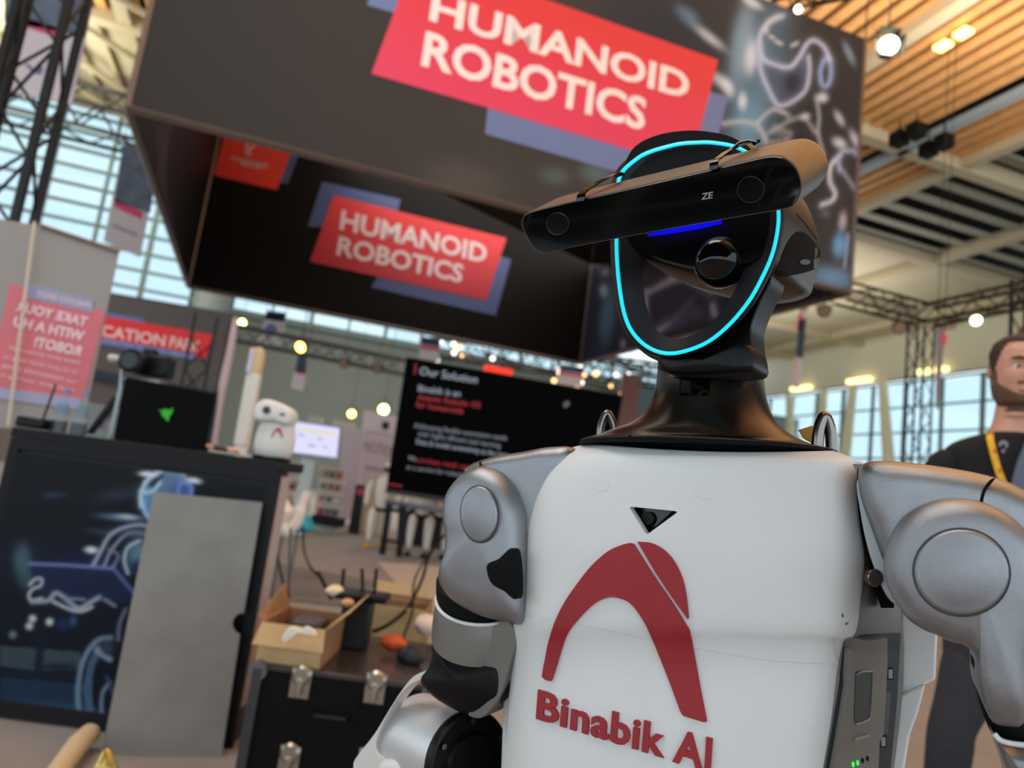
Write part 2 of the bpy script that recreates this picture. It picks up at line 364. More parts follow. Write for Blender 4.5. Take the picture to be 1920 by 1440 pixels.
for i, (x, y, w) in enumerate(((1686, 261, 'left'), (1718, 246, 'top'), (1741, 281, 'bottom'), (1770, 266, 'right'))):
    o = MB().box(PZ(x, y, 11.2), (.34, .34, .34), AX).tube([PZ(x, y, 11.2), PZ(x, y, 11.2)*np.array([1, 1, 0])+np.array([0, 0, 11.72])], .02, 6).build('loudspeaker', M_blackm, smooth=False); tag(o, 'black boxy loudspeaker on the ceiling rail, %s one of four' % w, 'loudspeaker')
# --- facades
def facade(name, org, du, nU, nZ, wu, hz, z0, skipf=None, mw=.09, double=True):
    fr = MB().box(org+du*wu*nU/2+np.array([0, 0, z0-.15]), (wu*nU, .25, .3), (du, np.cross([0, 0, 1.], du), np.array([0, 0, 1.]))).build(name, M_mull, None, smooth=False); st(fr)
    perp = np.cross([0, 0, 1.], du); A = (du, perp, np.array([0, 0, 1.]))
    for i in range(nU+1): MB().box(org+du*wu*i+np.array([0, 0, z0+hz*nZ/2]), (mw*(1.6 if i % 2 == 0 else 1), .2, hz*nZ), A).build('mullion', M_mull, fr, smooth=False)
    for j in range(nZ+1): MB().box(org+du*wu*nU/2+np.array([0, 0, z0+hz*j]), (wu*nU, .12, mw), A).build('transom', M_mull, fr, smooth=False)
    pm = None
    for i in range(nU):
        for j in range(nZ):
            c = org+du*wu*(i+.5)+np.array([0, 0, z0+hz*(j+.5)])
            if pm is None:
                pm = MB().box((0, 0, 0), (wu*.97, .02, hz*.95), A).build('pane', M_glass, None, smooth=False); pm.parent = fr; pm.location = c
            else:
                o = pm.copy(); COL.objects.link(o); o.parent = fr; o.location = c
    return fr
facade('window_1', H(-32.2, 26.5), HU, 17, 12, 1.7, .62, 5.0)
facade('window_2', H(31, 7), HV, 16, 6, 2.15, 1.35, 1.4)
facade('window_3', H(-3.2, 40.8), HU, 16, 2, 2.1, .72, 8.9, mw=.12)
st(MB().box(H(-18, 26.6, 2.4), (24.5, .3, 4.8), AX).build('wall_left', mat('facade_base_wall', (120, 108, 100), .8)))
st(MB().box(H(31.2, 23, .6), (.4, 34, 1.2), AX).build('wall_right', mat('facade_base_wall_right', (150, 150, 138), .8)))
st(MB().box(H(30.7, 24, 11.0), (.5, 36, 2.8), AX).build('trim_1', mat('eaves_cream', (222, 214, 190), .6)))
for i in range(6): tag(MB().box(H(30.2, 12.5+i*4.6, 9.7), (.3, 1.6, .25), AX).build('wall_lamp', mat('facade_lamp_face', (255, 240, 180), .5, emit=(255, 236, 160), estr=2.), smooth=False), 'glowing yellow lamp under the eaves of the right glass wall', 'lamp', 'lamps along the right glass wall')
for i, (x0, x1) in enumerate(((1480, 1500), (1600, 1572), (1655, 1690), (1545, 1530))):
    a = PL(x0, 742-(x0-1480)*.16, uplane(29.6)); b_ = PL(x1, 880, uplane(29.6)); b_[2] = 0.
    o = MB().tube([b_, b_+(a-b_)*.5, a], [.20, .30, .22], 10).build('slanted_column', mat('cream_column', (244, 238, 204), .6)); tag(o, ('slim cream column leaning right in the right glass wall', 'cream column leaning left near the big right window panes', 'cream column beside the slim truss tower at right', 'cream column leaning left between two others at the right glass wall')[i], 'column')
for i in range(9):
    o = MB().box(H(28.5+random.uniform(-.5, .5), 14+i*2.6, 1.0), (.9, 1.5, 2.+random.uniform(-.4, .5)), AX).build('booth_block', mat('booth_pale%d' % (i % 3), ((214, 214, 190), (188, 196, 186), (226, 222, 206))[i % 3], .7), smooth=False, bevel=.05); tag(o, 'pale exhibition booth block at the foot of the right glass wall', 'booth', 'booth blocks by the right glass wall')
# --- large black box truss at left
tr = thing('lattice_tower', 'large black lattice truss tower at the left edge of the picture', 'truss', P(60, 300, 3.95)*np.array([1, 1, 0]))
def vline(x, y, Y): p = P(x, y, Y); return np.array([p[0], p[1], 0])
cA, cB, cC, cD = vline(80, 200, 3.9), vline(116, 200, 4.12), vline(0, 200, 4.05), vline(-36, 260, 3.85)
for i, c in enumerate((cA, cB, cC, cD)): MB().tube([c, c+[0, 0, 5.2]], (.028, .026, .034, .026)[i], 12).build('chord', M_truss, tr)
for (a, b_, ph) in ((cA, cC, 0), (cA, cB, .1), (cB, cC, .25), (cC, cD, 0)):
    z = .1+ph; s = 0; L = np.linalg.norm(a-b_)
    while z < 5.:
        p, q = (a, b_) if s % 2 else (b_, a); MB().tube([p+[0, 0, z], q+[0, 0, z+.36]], .010, 8).build('brace', M_truss, tr); z += .36; s += 1
# --- hanging banner cube
CH = 4.6
cFL, cFR, cRR, cRL = (PZ(238, 203, CH), PZ(1594, 550, CH), PZ(1088, 682, CH), PZ(352, 537, CH))
cube = thing('hanging_sign_cube', 'huge hanging four-sided fabric sign with red lettering blocks above the stand', 'sign', (cFL+cFR+cRR+cRL)/4)
HT = 4.12
M_print = print_mat('front_print', .6); M_print2 = print_mat('inner_print', .55)
def up(p, h): return np.array([p[0], p[1], p[2]+h])
def pl_of(a, b_): t = b_-a; n = np.array([-t[1], t[0], 0]); n = n/np.linalg.norm(n); return (a, n)
PF, PR, PB, PLf = pl_of(cFL, cFR), pl_of(cRR, cFR), pl_of(cRL, cRR), pl_of(cFL, cRL)
W1 = (226, 230, 240); BL = (120, 165, 210)
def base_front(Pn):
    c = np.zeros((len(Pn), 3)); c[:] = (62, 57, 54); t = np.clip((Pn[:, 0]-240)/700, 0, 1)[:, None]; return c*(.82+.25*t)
art_f = [('b', (1500, 220), 150, 260, 8, (40, 41, 46), .75), ('b', (1230, 90), 130, 160, 20, (46, 52, 62), .8), ('b', (1420, 150), 60, 190, 12, (96, 130, 155), .75), ('b', (1392, 80), 22, 90, 8, (150, 180, 200), .7), ('b', (1405, 230), 30, 60, 10, (120, 165, 190), .6),
         ('b', (1330, 70), 40, 9, 38, (190, 194, 202), .9), ('b', (1352, 152), 28, 11, 38, (190, 194, 202), .9), ('b', (1290, 30), 30, 14, 40, (110, 140, 165), .7), ('b', (1410, 5), 24, 8, 30, W1, .8), ('b', (1408, 108), 13, 34, 4, W1, .75), ('b', (1392, 190), 9, 18, 0, W1, .8), ('b', (1365, 165), 10, 20, -20, W1, .7),
         ('b', (1574, 222), 18, 7, 60, (190, 194, 202), .9), ('b', (1604, 262), 22, 8, 62, (190, 194, 202), .9), ('b', (1574, 268), 16, 10, 30, W1, .8), ('b', (1542, 183), 12, 10, 0, W1, .85), ('b', (1592, 100), 7, 26, -25, (150, 180, 205), .7), ('b', (1510, 218), 10, 6, 0, W1, .8),
         ('p', [(1432, 122), (1478, 128), (1488, 110), (1508, 96), (1516, 120), (1512, 160), (1488, 185), (1462, 198), (1446, 170)], (74, 84, 108), .8), ('b', (1486, 155), 16, 22, 10, (40, 42, 48), .8),
         ('l', [(1468, 30), (1448, 38), (1430, 55), (1424, 80), (1430, 108), (1450, 120), (1480, 126), (1498, 108), (1512, 84), (1526, 75), (1545, 88), (1556, 112)], 3.2, (186, 194, 222), 8.0, .4),
         ('l', [(1425, 85), (1426, 130), (1440, 165), (1454, 192), (1466, 198), (1490, 188), (1512, 166), (1518, 130), (1516, 105)], 3.2, (180, 188, 214), 8.0, .35),
         ('l', [(1545, 112), (1538, 135), (1542, 160), (1552, 160), (1558, 140), (1556, 116), (1547, 110)], 2.2, (150, 175, 225), 7.2, .6), ('l', [(1444, 68), (1466, 84)], 2.2, (200, 200, 205), 2.4, .3), ('l', [(1436, 60), (1440, 42), (1460, 30)], 3.6, (190, 192, 200), 4.0, .4), ('l', [(1484, 86), (1496, 80)], 2.5, (200, 200, 205), 2.4, .3),
         ('l', [(1530, 180), (1536, 220), (1534, 250), (1545, 290)], 2.2, (160, 162, 172), 4.8, .3), ('l', [(1440, 250), (1500, 220), (1530, 250)], 2.2, (150, 150, 156), 4.8, .35), ('l', [(1420, 230), (1450, 205), (1480, 218)], 2.5, (176, 176, 180), 4.8, .35), ('l', [(1355, 232), (1390, 228), (1420, 236), (1436, 262)], 2.9, (176, 176, 180), 5.6, .4), ('l', [(1450, 236), (1485, 248)], 2.2, (160, 160, 165), 3.2, .3), ('l', [(1448, 246), (1483, 258)], 2.2, (150, 150, 155), 3.2, .3), ('l', [(1430, 270), (1480, 262)], 2.2, (150, 150, 155), 4.8, .3),
         ('l', [(1575, 292), (1558, 310), (1556, 340), (1566, 362), (1560, 376), (1540, 384)], 3.2, (200, 200, 215), 6.4, .45), ('l', [(1575, 320), (1572, 300), (1580, 284), (1600, 284), (1614, 296)], 2.9, (160, 172, 205), 6.4, .45), ('l', [(1578, 318), (1600, 350), (1612, 372)], 2.2, (150, 150, 165), 4.8, .4),
         ('b', (1580, 415), 8, 20, 5, (200, 190, 190), .8), ('b', (1574, 460), 14, 26, 5, (110, 165, 215), .9), ('b', (1562, 520), 46, 22, 12, (110, 150, 190), .85), ('l', [(1590, 440), (1584, 500)], 1.8, (150, 170, 200), 3.2, .4), ('b', (1520, 530), 12, 6, 0, (180, 180, 190), .7), ('b', (1548, 400), 10, 10, 0, (110, 110, 120), .6),
         ('b', (1120, 325), 34, 22, 10, (110, 140, 140), .5), ('b', (1040, 330), 28, 16, 10, (100, 118, 116), .5), ('b', (870, 340), 80, 40, 14, (96, 88, 80), .5)]
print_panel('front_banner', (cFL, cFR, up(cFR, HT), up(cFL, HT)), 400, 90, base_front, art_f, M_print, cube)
def base_in_shaded(Pn):
    c = np.zeros((len(Pn), 3)); c[:] = (15, 13, 13); t = np.clip((Pn[:, 0]-350)/500, 0, 1)[:, None]*np.clip((660-Pn[:, 1])/300, 0, 1)[:, None]; return c*(.45+.8*t)  # backlit shade put into the ink, darkest at lower left
print_panel('rear_banner', (cRL, cRR, up(cRR, HT), up(cRL, HT)), 60, 20, base_in_shaded, [], M_print2, cube)
art_r = [('b', (1140, 590), 16, 60, 8, (70, 110, 130), .7), ('b', (1190, 600), 30, 50, 0, (60, 66, 84), .5), ('b', (1135, 510), 9, 9, 0, (130, 140, 150), .7), ('b', (1132, 545), 9, 13, 0, (150, 160, 175), .7), ('b', (1168, 645), 6, 10, 0, (170, 170, 180), .6),
         ('l', [(1212, 548), (1250, 530), (1290, 512)], 5, (150, 160, 205), 8, .5), ('l', [(1210, 560), (1215, 620), (1250, 610), (1300, 560)], 3, (170, 175, 205), 6, .5), ('l', [(1260, 520), (1300, 535), (1330, 560), (1340, 590)], 5, (150, 160, 210), 9, .5), ('l', [(1290, 500), (1310, 540), (1345, 545)], 4, (165, 172, 210), 7, .5), ('p', [(1235, 545), (1300, 520), (1340, 560), (1300, 620), (1240, 600)], (34, 40, 66), .7), ('b', (1260, 605), 40, 14, -20, (90, 96, 120), .6), ('b', (1220, 520), 14, 20, 0, (30, 34, 50), .8), ('b', (1300, 585), 24, 14, 20, (84, 84, 110), .6)]
print_panel('side_banner', (cRR, cFR, up(cFR, HT), up(cRR, HT)), 220, 60, (34, 36, 50), art_r, M_print2, cube)
art_l = [('l', [(300, 240), (310, 380), (330, 470)], 6, (52, 56, 74), 16, .3), ('l', [(318, 230), (300, 330)], 6, (70, 62, 66), 8, .3), ('b', (310, 420), 14, 60, 0, (34, 42, 66), .7)]
print_panel('side_banner', (cFL, cRL, up(cRL, HT), up(cFL, HT)), 120, 60, (12, 10, 11), art_l, M_print2, cube)
# aluminium frame around the lower rim
M_frame = mat('frame_brown_grey', (112, 98, 92), .45, .5)
for a, b_ in ((cFL, cFR), (cFR, cRR), (cRR, cRL), (cRL, cFL)): MB().tube([a, b_], .045, 4).build('bottom_rail', M_frame, cube, smooth=False)
for a in (cFL, cFR, cRR, cRL): MB().tube([up(a, 0), up(a, HT)], .035, 4).build('corner_post', M_frame, cube, smooth=False)
for a in (cFL, cFR, cRR, cRL): MB().tube([up(a, HT), (a[0], a[1], 12.)], .012, 6).build('hanging_cable', M_truss, cube)
# print blocks
def grad_mat(name, c0, c1, rough=.55):
    M = mat(name, c0, rough); nt = M.node_tree; b = nt.nodes['Principled BSDF']; tc = nt.nodes.new('ShaderNodeTexCoord'); sp = nt.nodes.new('ShaderNodeSeparateXYZ'); mx = nt.nodes.new('ShaderNodeMix'); mx.data_type = 'RGBA'
    nt.links.new(tc.outputs['Generated'], sp.inputs[0]); nt.links.new(sp.outputs[2], mx.inputs[0]); mx.inputs[6].default_value = (*lin(c1), 1); mx.inputs[7].default_value = (*lin(c0), 1); nt.links.new(mx.outputs[2], b.inputs['Base Color']); return M
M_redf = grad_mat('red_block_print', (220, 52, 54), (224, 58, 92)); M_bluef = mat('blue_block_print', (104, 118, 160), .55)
M_redi = grad_mat('red_block_inner_shaded', (205, 44, 48), (165, 34, 54)); M_bluei = mat('blue_block_inner_shaded', (62, 78, 124), .55)  # darker copies of the front blocks: backlit shade put into the colour
M_lettw = mat('letter_print', (250, 226, 220), .55); M_letti = mat('letter_print_inner_shaded', (208, 190, 196), .55)  # inner letters are a darker copy, with the shade in their colour
poly_on('blue_block', [(909, 251), (1316, 369), (1365, 182), (930, 60)], PF, M_bluef, cube, lift=.004)
poly_on('blue_block', [(688, 10), (860, 60), (890, -50), (718, -100)], PF, M_bluef, cube, lift=.004)
poly_on('red_block', [(696, 139), (1293, 314), (1346, 113), (779, -86)], PF, M_redf, cube, lift=.008)
text_on('HUMANOID', (804, 37), (1289, 186), (812, -17), PF, M_lettw, 'lettering', cube, bold=.028, lift=.012)
text_on('ROBOTICS', (789, 121), (1207, 244), (799, 57), PF, M_lettw, 'lettering', cube, bold=.028, lift=.012)
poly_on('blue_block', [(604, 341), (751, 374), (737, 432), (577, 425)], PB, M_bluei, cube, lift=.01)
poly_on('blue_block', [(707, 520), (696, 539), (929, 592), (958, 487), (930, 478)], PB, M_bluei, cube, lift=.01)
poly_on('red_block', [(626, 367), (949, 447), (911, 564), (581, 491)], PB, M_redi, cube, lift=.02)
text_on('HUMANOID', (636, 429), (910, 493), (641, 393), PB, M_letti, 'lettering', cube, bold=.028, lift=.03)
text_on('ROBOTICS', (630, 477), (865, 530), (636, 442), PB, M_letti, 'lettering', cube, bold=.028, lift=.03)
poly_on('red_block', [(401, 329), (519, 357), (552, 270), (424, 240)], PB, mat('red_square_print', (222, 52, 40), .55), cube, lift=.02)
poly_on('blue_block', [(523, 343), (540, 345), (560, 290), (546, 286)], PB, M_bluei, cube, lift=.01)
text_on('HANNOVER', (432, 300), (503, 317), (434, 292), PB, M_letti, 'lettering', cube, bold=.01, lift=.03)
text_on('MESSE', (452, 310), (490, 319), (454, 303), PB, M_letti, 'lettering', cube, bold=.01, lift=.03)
ml = MB(); ml.tube([PL(a[0], a[1], PB)-PB[1]*.03 for a in crom([(464, 293), (460, 282), (464, 272), (472, 268), (478, 272), (472, 278), (466, 284), (470, 292)], 4, False)], .02, 6); ml.build('trade_fair_emblem', M_letti, cube)
# --- hung narrow banners
def hung(name, label, px, Y, layers, ang=0):
    pl = (P(px[0][0], px[0][1], Y), yaw_back(ang)); root = thing(name, label, 'banner', P(px[0][0], px[0][1], Y))
    slab('cloth', px, pl, .02, layers[0], root, smooth=False)
    for nm, q, mt_ in layers[1:]: poly_on(nm, q, pl, mt_, root, h=.004, lift=.004)
    MB().tube([PL(px[0][0], px[0][1], pl), PL(px[1][0], px[1][1], pl)], .02, 6).build('top_rod', M_trussg, root)
    for q in px[:2]: MB().tube([PL(q[0], q[1], pl), (PL(q[0], q[1], pl)[0], PL(q[0], q[1], pl)[1], 12.1)], .008, 4).build('cord', M_truss, root)
    return root, pl
M_pale = mat('banner_pale', (206, 192, 196), .8); M_bpink = mat('banner_pink', (214, 72, 106), .7); M_bgrey = mat('banner_slate', (92, 100, 116), .7, 0, .35, 2.5); M_bnavy = mat('banner_navy', (48, 66, 92), .7, 0, .3, 4)
hb, pb = hung('hanging_banner', 'tall pale hanging banner behind the left lattice tower', [(12, -10), (178, -20), (134, 196), (14, 172)], 8.5, [M_pale, ('banner_art', [(10, -8), (176, -18), (160, 70), (8, 40)], M_bgrey), ('banner_stripe', [(54, 36), (122, 56), (118, 74), (52, 52)], M_bpink)])
for q in ([(48, 118), (58, 124), (66, 132), (60, 134), (50, 124)], [(70, 122), (78, 122), (82, 130), (76, 140), (66, 138), (66, 128)]): poly_on('banner_mark', q, pb, mat('mark_slate', (96, 108, 140), .7), hb, h=.004, lift=.008)
hb, pb = hung('hanging_banner', 'grey hanging banner with a red stripe beside the sign cube corner', [(232, 268), (300, 284), (262, 482), (194, 452)], 13.5, [M_pale, ('banner_art', [(232, 268), (300, 284), (282, 400), (214, 378)], M_bgrey), ('banner_stripe', [(215, 373), (268, 398), (266, 412), (214, 388)], M_bpink)])
text_on('HANNOVER', (211, 425), (256, 444), (212, 419), pb, mat('mark_dark', (96, 84, 90), .7), 'lettering', hb, bold=.0, lift=.01)
hb, pb = hung('hanging_banner', 'small white banner with a round blue mark left of the bright window strip', [(500, 583), (537, 588), (528, 647), (484, 640)], 17., [M_pale, ('banner_art', [(500, 583), (537, 588), (534, 604), (496, 598)], M_bnavy), ('banner_stripe', [(500, 590), (530, 594), (530, 600), (498, 597)], M_bpink)])
poly_on('round_mark', circ(508, 619, 11, 12, 20), pb, mat('mark_blue', (96, 120, 168), .7), hb, lift=.01)
hb, pb = hung('hanging_banner', 'tiny banner with a slate top hanging before the grey-green back wall', [(561, 660), (577, 664), (568, 733), (545, 727)], 19., [M_pale, ('banner_art', [(561, 660), (577, 664), (573, 700), (553, 696)], M_bnavy), ('banner_stripe', [(556, 694), (574, 698), (573, 703), (555, 700)], M_bpink)])
hb, pb = hung('hanging_banner', 'pale banner with pink stripe above the left end of the big screen', [(792, 632), (826, 638), (822, 678), (784, 670)], 18.8, [M_pale, ('banner_art', [(792, 632), (826, 638), (825, 650), (790, 645)], M_bnavy), ('banner_stripe', [(789, 648), (824, 652), (824, 658), (788, 653)], M_bpink)])
hb, pb = hung('hanging_banner', 'pale banner with pink stripe above the right part of the big screen', [(1050, 684), (1092, 690), (1090, 726), (1044, 720)], 19.8, [M_pale, ('banner_art', [(1050, 684), (1092, 690), (1091, 700), (1049, 695)], M_bnavy), ('banner_stripe', [(1049, 697), (1091, 702), (1091, 707), (1048, 702)], M_bpink)])
hb, pb = hung('hanging_banner', 'narrow edge-on red and blue banner hanging right of the robot head', [(1500, 582), (1514, 578), (1499, 728), (1489, 726)], 16., [M_pale, ('banner_art', [(1498, 600), (1512, 596), (1505, 672), (1492, 668)], M_bnavy), ('banner_stripe', [(1497, 590), (1505, 588), (1501, 622), (1494, 620)], M_bpink)])
hb, pb = hung('hanging_banner', 'narrow grey edge-on banner hanging right of the slim truss tower', [(1758, 610), (1772, 616), (1760, 768), (1755, 764)], 14., [mat('banner_grey', (128, 126, 136), .8), ('banner_stripe', [(1765, 618), (1776, 632), (1771, 650), (1766, 645)], M_bpink)])
# --- trusses at right
tw = P(1722, 735, 11.); truss('slim_tower', (tw[0], tw[1], 0), (tw[0], tw[1], 4.6), .27, .02, M_truss, 'slim dark lattice tower in front of the right glass wall', step=.38, joined=True, up=(0, 1, 0))
ja = P(1730, 590, 11.); truss('overhead_truss', ja, P(1578, 549, 10.7), .29, .024, M_truss, 'black overhead truss running left from the slim tower behind the sign', step=.3, joined=True)
truss('overhead_truss', ja+[.1, 0, 0], P(1960, 545, 9.4), .29, .024, M_truss, 'black overhead truss running right from the slim tower', step=.3, joined=True)
jb = P(1918, 400, 9.3); truss('post_tower', (jb[0]+.1, jb[1], 0), (jb[0]+.1, jb[1], 4.9), .27, .03, M_truss, 'dark lattice post at the right edge above the bearded man', step=.4, joined=True, up=(0, 1, 0))
truss('overhead_truss', P(1478, -18, 7.6), P(1660, -60, 6.2), .3, .025, M_truss, 'black truss along the top edge carrying the lit spotlight', step=.3)
truss('overhead_truss', P(428, 622, 15.), P(764, 690, 15.5), .32, .03, M_trussg, 'grey overhead truss crossing before the grey-green wall', step=.34, joined=True)
truss('roof_truss', H(-21, 24.2, 10.9), H(-5, 24.2, 10.9), 1.3, .07, M_truss, 'dark roof truss above the left glass wall', step=1.0, joined=True)
truss('overhead_truss', P(800, 648, 24.), P(1240, 705, 23.), .7, .05, M_truss, 'far dark truss silhouetted before the bright window strip', step=.6, joined=True)
truss('overhead_truss', P(905, 640, 30.), P(1250, 735, 26.), 1.0, .05, M_truss, 'far slanting truss below the sign cube rear edge', step=.8, joined=True)
tl = P(366, 700, 8.2); truss('slim_tower', (tl[0]+.0, tl[1], 0), (tl[0], tl[1], 2.66), .24, .018, M_truss, 'slim black lattice tower before the red application park wall', step=.34, joined=True, up=(tl[0], tl[1], 0))
tl = P(418, 700, 9.6); tag(MB().tube([(tl[0], tl[1], 0), (tl[0], tl[1], 2.9)], .055, 4).build('wall_post', M_truss), 'dark post at the right end of the application park wall', 'post')
for (x, y, Y) in ((860, 655, 23.8), (1180, 697, 23.1), (960, 655, 29.3), (1200, 722, 26.6)):
    q = P(x, y, Y); tag(MB().tube([q, (q[0], q[1], 12.1)], .012, 5).build('hanging_cable', M_trussg), 'steel cable holding up a far dark truss', 'cable', 'cables of the far trusses')
# --- spotlights
def spot(x, y, Y, s, label, lit, aim=(-.3, -1, -.5), big=False, col=(255, 244, 190), rod=None):
    c = P(x, y, Y); r = thing('spotlight', label, 'spotlight', c); d = np.array(aim, float); d /= np.linalg.norm(d)
    MB().tube([c-d*s*1.6, c-d*s*1.2, c, c+d*s*.4], [s*.6, s*.8, s, s*1.05], 16).build('lamp_body', M_black, r)
    MB().tube([c+d*s*.41, c+d*s*.46], s*.92, 16).build('lamp_face', mat('lamp_lit_%s' % str(col[2]), (255, 255, 230), .4, emit=col, estr=6.) if lit else mat('lamp_unlit', (150, 120, 100), .25), r)
    MB().tube([c+[-s*1.1, 0, 0], c+[-s*1.1, 0, s*1.6], c+[s*1.1, 0, s*1.6], c+[s*1.1, 0, 0]], s*.12, 6).build('yoke', M_trussg, r)
    MB().tube([c+[0, 0, s*1.6], c+[0, 0, s*2.6]], s*.15, 6).build('clamp', M_trussg, r)
    MB().tube([c+[0, 0, s*2.6], (c[0], c[1], (c[2]+s*2.6+rod if rod is not None else 12.))], .008, 5).build('drop_rod', M_trussg, r)
    if big:
        for i, (a, b_) in enumerate((((1, 0, 0)), (0, 0, 1)),) if False else enumerate((((1., 0, 0), (0, 0, 1.)), ((-1., 0, 0), (0, 0, 1.)), ((0, 0, 1.), (1., 0, 0)), ((0, 0, -1.), (1., 0, 0)))):
            a = np.array(a); b_ = np.array(b_); q = c+d*s*.45+a*s*.95; v = [q-b_*s*.9, q+b_*s*.9, q+b_*s*1.1+d*s*.9+a*s*.5, q-b_*s*1.1+d*s*.9+a*s*.5]
            vv, ff = prism(v, a*s*.05); obj('barn_door', vv, ff, M_trussg, r, smooth=False)
    return r
spot(1665, 88, 6.6, .105, 'large lit spotlight with barn doors right of the sign cube', True, aim=(-.35, -1, -.25), big=True)
spot(1497, 18, 7.6, .05, 'small lit spotlight above the top edge of the sign cube', True)
spot(1545, 582, 10.4, .10, 'unlit spotlight under the right truss, nearer the robot head', False, rod=.35)
spot(1686, 614, 10.8, .10, 'unlit spotlight beside the slim truss tower', False, rod=.3)
spot(1829, 600, 9.9, .08, 'lit spotlight on the truss above the bearded man', True, rod=.3)
spot(566, 650, 14.5, .12, 'lit yellow spotlight on the grey truss left part', True, col=(255, 220, 90), rod=.45)
spot(646, 680, 14.8, .11, 'unlit spotlight in the middle of the grey truss', False, rod=.35)
spot(709, 690, 15.0, .11, 'unlit spotlight at the right end of the grey truss', False, rod=.35)
def c_h(x, y, Y): return P(x, y, Y)[2]
for i, (x, y, Y, s, lb) in enumerate(((720, 768, 20, .16, 'bright round lamp above the pale booth wall with lettering'), (660, 776, 20, .12, 'dimmer yellow lamp left of the bright round one'), (304, 697, 9, .06, 'yellow-green glowing lamp behind the camera on the counter'), (455, 606, 22, .14, 'small warm lamp left of the small white banner'))):
    spot(x, y, Y, s, lb, True, aim=(0, -1, -.1), col=(255, 250, 140) if i != 1 else (255, 236, 100), rod=-2.6*s-c_h(x, y, Y) if i == 2 else None)
for i in range(26):
    x = random.uniform(800, 1235); y = 648+(x-800)*.17+random.uniform(-14, 30); o = MB().tube([P(x, y, 22), P(x, y, 22)+[0, .03, 0]], random.uniform(.05, .09), 10).build('ceiling_lamp', mat('far_lamp_%d' % (i % 2), (255, 200, 140), .5, emit=((255, 190, 120), (235, 245, 250))[i % 2], estr=2.5)); tag(o, 'tiny distant glowing lamp in the lattice below the sign cube', 'lamp', 'distant lamps below the sign cube')
# --- 'application park' booth wall
ap = (P(300, 640, 10.), yaw_back(-4)); rt = thing('booth_wall', 'dark brown booth wall with red application park lettering', 'booth wall', P(300, 700, 10.)*np.array([1, 1, 0]))
slab('wall_panel', [(150, 540), (433, 588), (396, 800), (100, 740)], ap, .2, mat('booth_brown', (96, 86, 80), .75), rt, smooth=False)
poly_on('blue_strip', [(190, 584), (272, 598), (270, 607), (188, 594)], ap, mat('strip_blue', (100, 116, 168), .6), rt, lift=.01)
poly_on('red_strip', [(150, 585), (400, 628), (386, 673), (120, 624)], ap, mat('strip_red', (238, 48, 52), .6), rt, lift=.02)
poly_on('blue_strip', [(150, 627), (368, 664), (366, 676), (150, 640)], ap, mat('strip_blue', (100, 116, 168), .6), rt, lift=.03)
text_on('APPLICATION', (112, 617), (311, 650), (115, 596), ap, mat('letter_pinkwhite', (255, 200, 196), .6), 'lettering', rt, bold=.03, lift=.035)
text_on('PARK', (319, 651), (376, 661), (322, 630), ap, mat('letter_pinkwhite', (255, 200, 196), .6), 'lettering', rt, bold=.03, lift=.035)
text_on('ROBOTICS, AI', (196, 643), (268, 655), (197, 636), ap, mat('letter_pale', (176, 180, 214), .6), 'lettering', rt, bold=.01, lift=.04)
text_on('AUTOMATION', (300, 663), (362, 673), (301, 656), ap, mat('letter_pale', (176, 180, 214), .6), 'lettering', rt, bold=.01, lift=.04)
slab('top_rail', [(205, 548), (430, 586), (430, 590), (205, 553)], ap, .25, M_trussg, rt, smooth=False)
slab('dark_sill', [(160, 690), (410, 735), (405, 752), (155, 706)], (ap[0]-ap[1]*.1, ap[1]), .1, mat('sill_navy', (34, 44, 58), .6), rt, smooth=False)
o = slab('curtain', crom([(436, 600), (444, 600), (436, 660), (424, 720), (414, 770), (372, 1040), (364, 1040), (406, 770), (410, 720), (424, 660)], 3), (P(430, 700, 9.), yaw_back(0)), .05, mat('curtain_pale', (196, 172, 172), .9), None); tag(o, 'narrow pale pink curtain beside the application park wall', 'curtain')
o = MB().box(P(185, 760, 12.)*np.array([1, 1, 0])+[0, .3, .9], (2.4, .2, 1.8)).build('partition', mat('partition_grey', (150, 160, 156), .7), smooth=False); tag(o, 'pale grey-green partition behind the glass bottles', 'partition')
# --- mirrored photo-spot banner
pp = (P(110, 620, 3.45), yaw_back(0)); rt = thing('display_banner', 'translucent grey and pink banner seen from behind with mirrored photo spot lettering', 'banner', P(100, 800, 3.45)*np.array([1, 1, 0]))
slab('cloth', [(78, 424), (222, 472), (152, 812), (-30, 800), (-60, 400)], pp, .008, mat('banner_taupe', (158, 150, 145), .8), rt, smooth=False)
poly_on('pink_field', [(52, 541), (198, 584), (157, 752), (-20, 722), (20, 530)], pp, mat('banner_rose', (214, 116, 124), .8), rt, h=.002, lift=.002)
poly_on('blue_field', [(54, 531), (178, 562), (175, 587), (50, 558)], pp, mat('banner_lilac', (156, 156, 184), .8), rt, h=.002, lift=.004)
poly_on('blue_field', [(-20, 724), (154, 748), (149, 768), (-24, 744)], pp, mat('banner_lilac2', (166, 164, 196), .8), rt, h=.002, lift=.004)
M_lp = mat('letter_rosewhite', (244, 212, 216), .8)
for s, br_, bl_, tp, bo in (('PHOTO SPOT', (169, 579), (69, 556), (171, 568), .0), ('TAKE YOUR', (163, 613), (31, 582), (168, 596), .03), ('WITH A HU', (157, 640), (26, 611), (162, 622), .03), ('ROBOT!', (151, 668), (65, 650), (156, 650), .03),
                            ('Have your photo with', (150, 684), (18, 655), (152, 677), .0), ('us on your social media at', (146, 702), (8, 672), (148, 695), .0), ('our HANNOVER MESSE', (142, 720), (4, 690), (144, 713), .0), ('highlights, and tag it', (138, 735), (2, 706), (140, 729), .0)):
    text_on(s, br_, bl_, tp, pp, M_lp, 'mirrored_lettering', rt, bold=bo, h=.002, lift=.006)
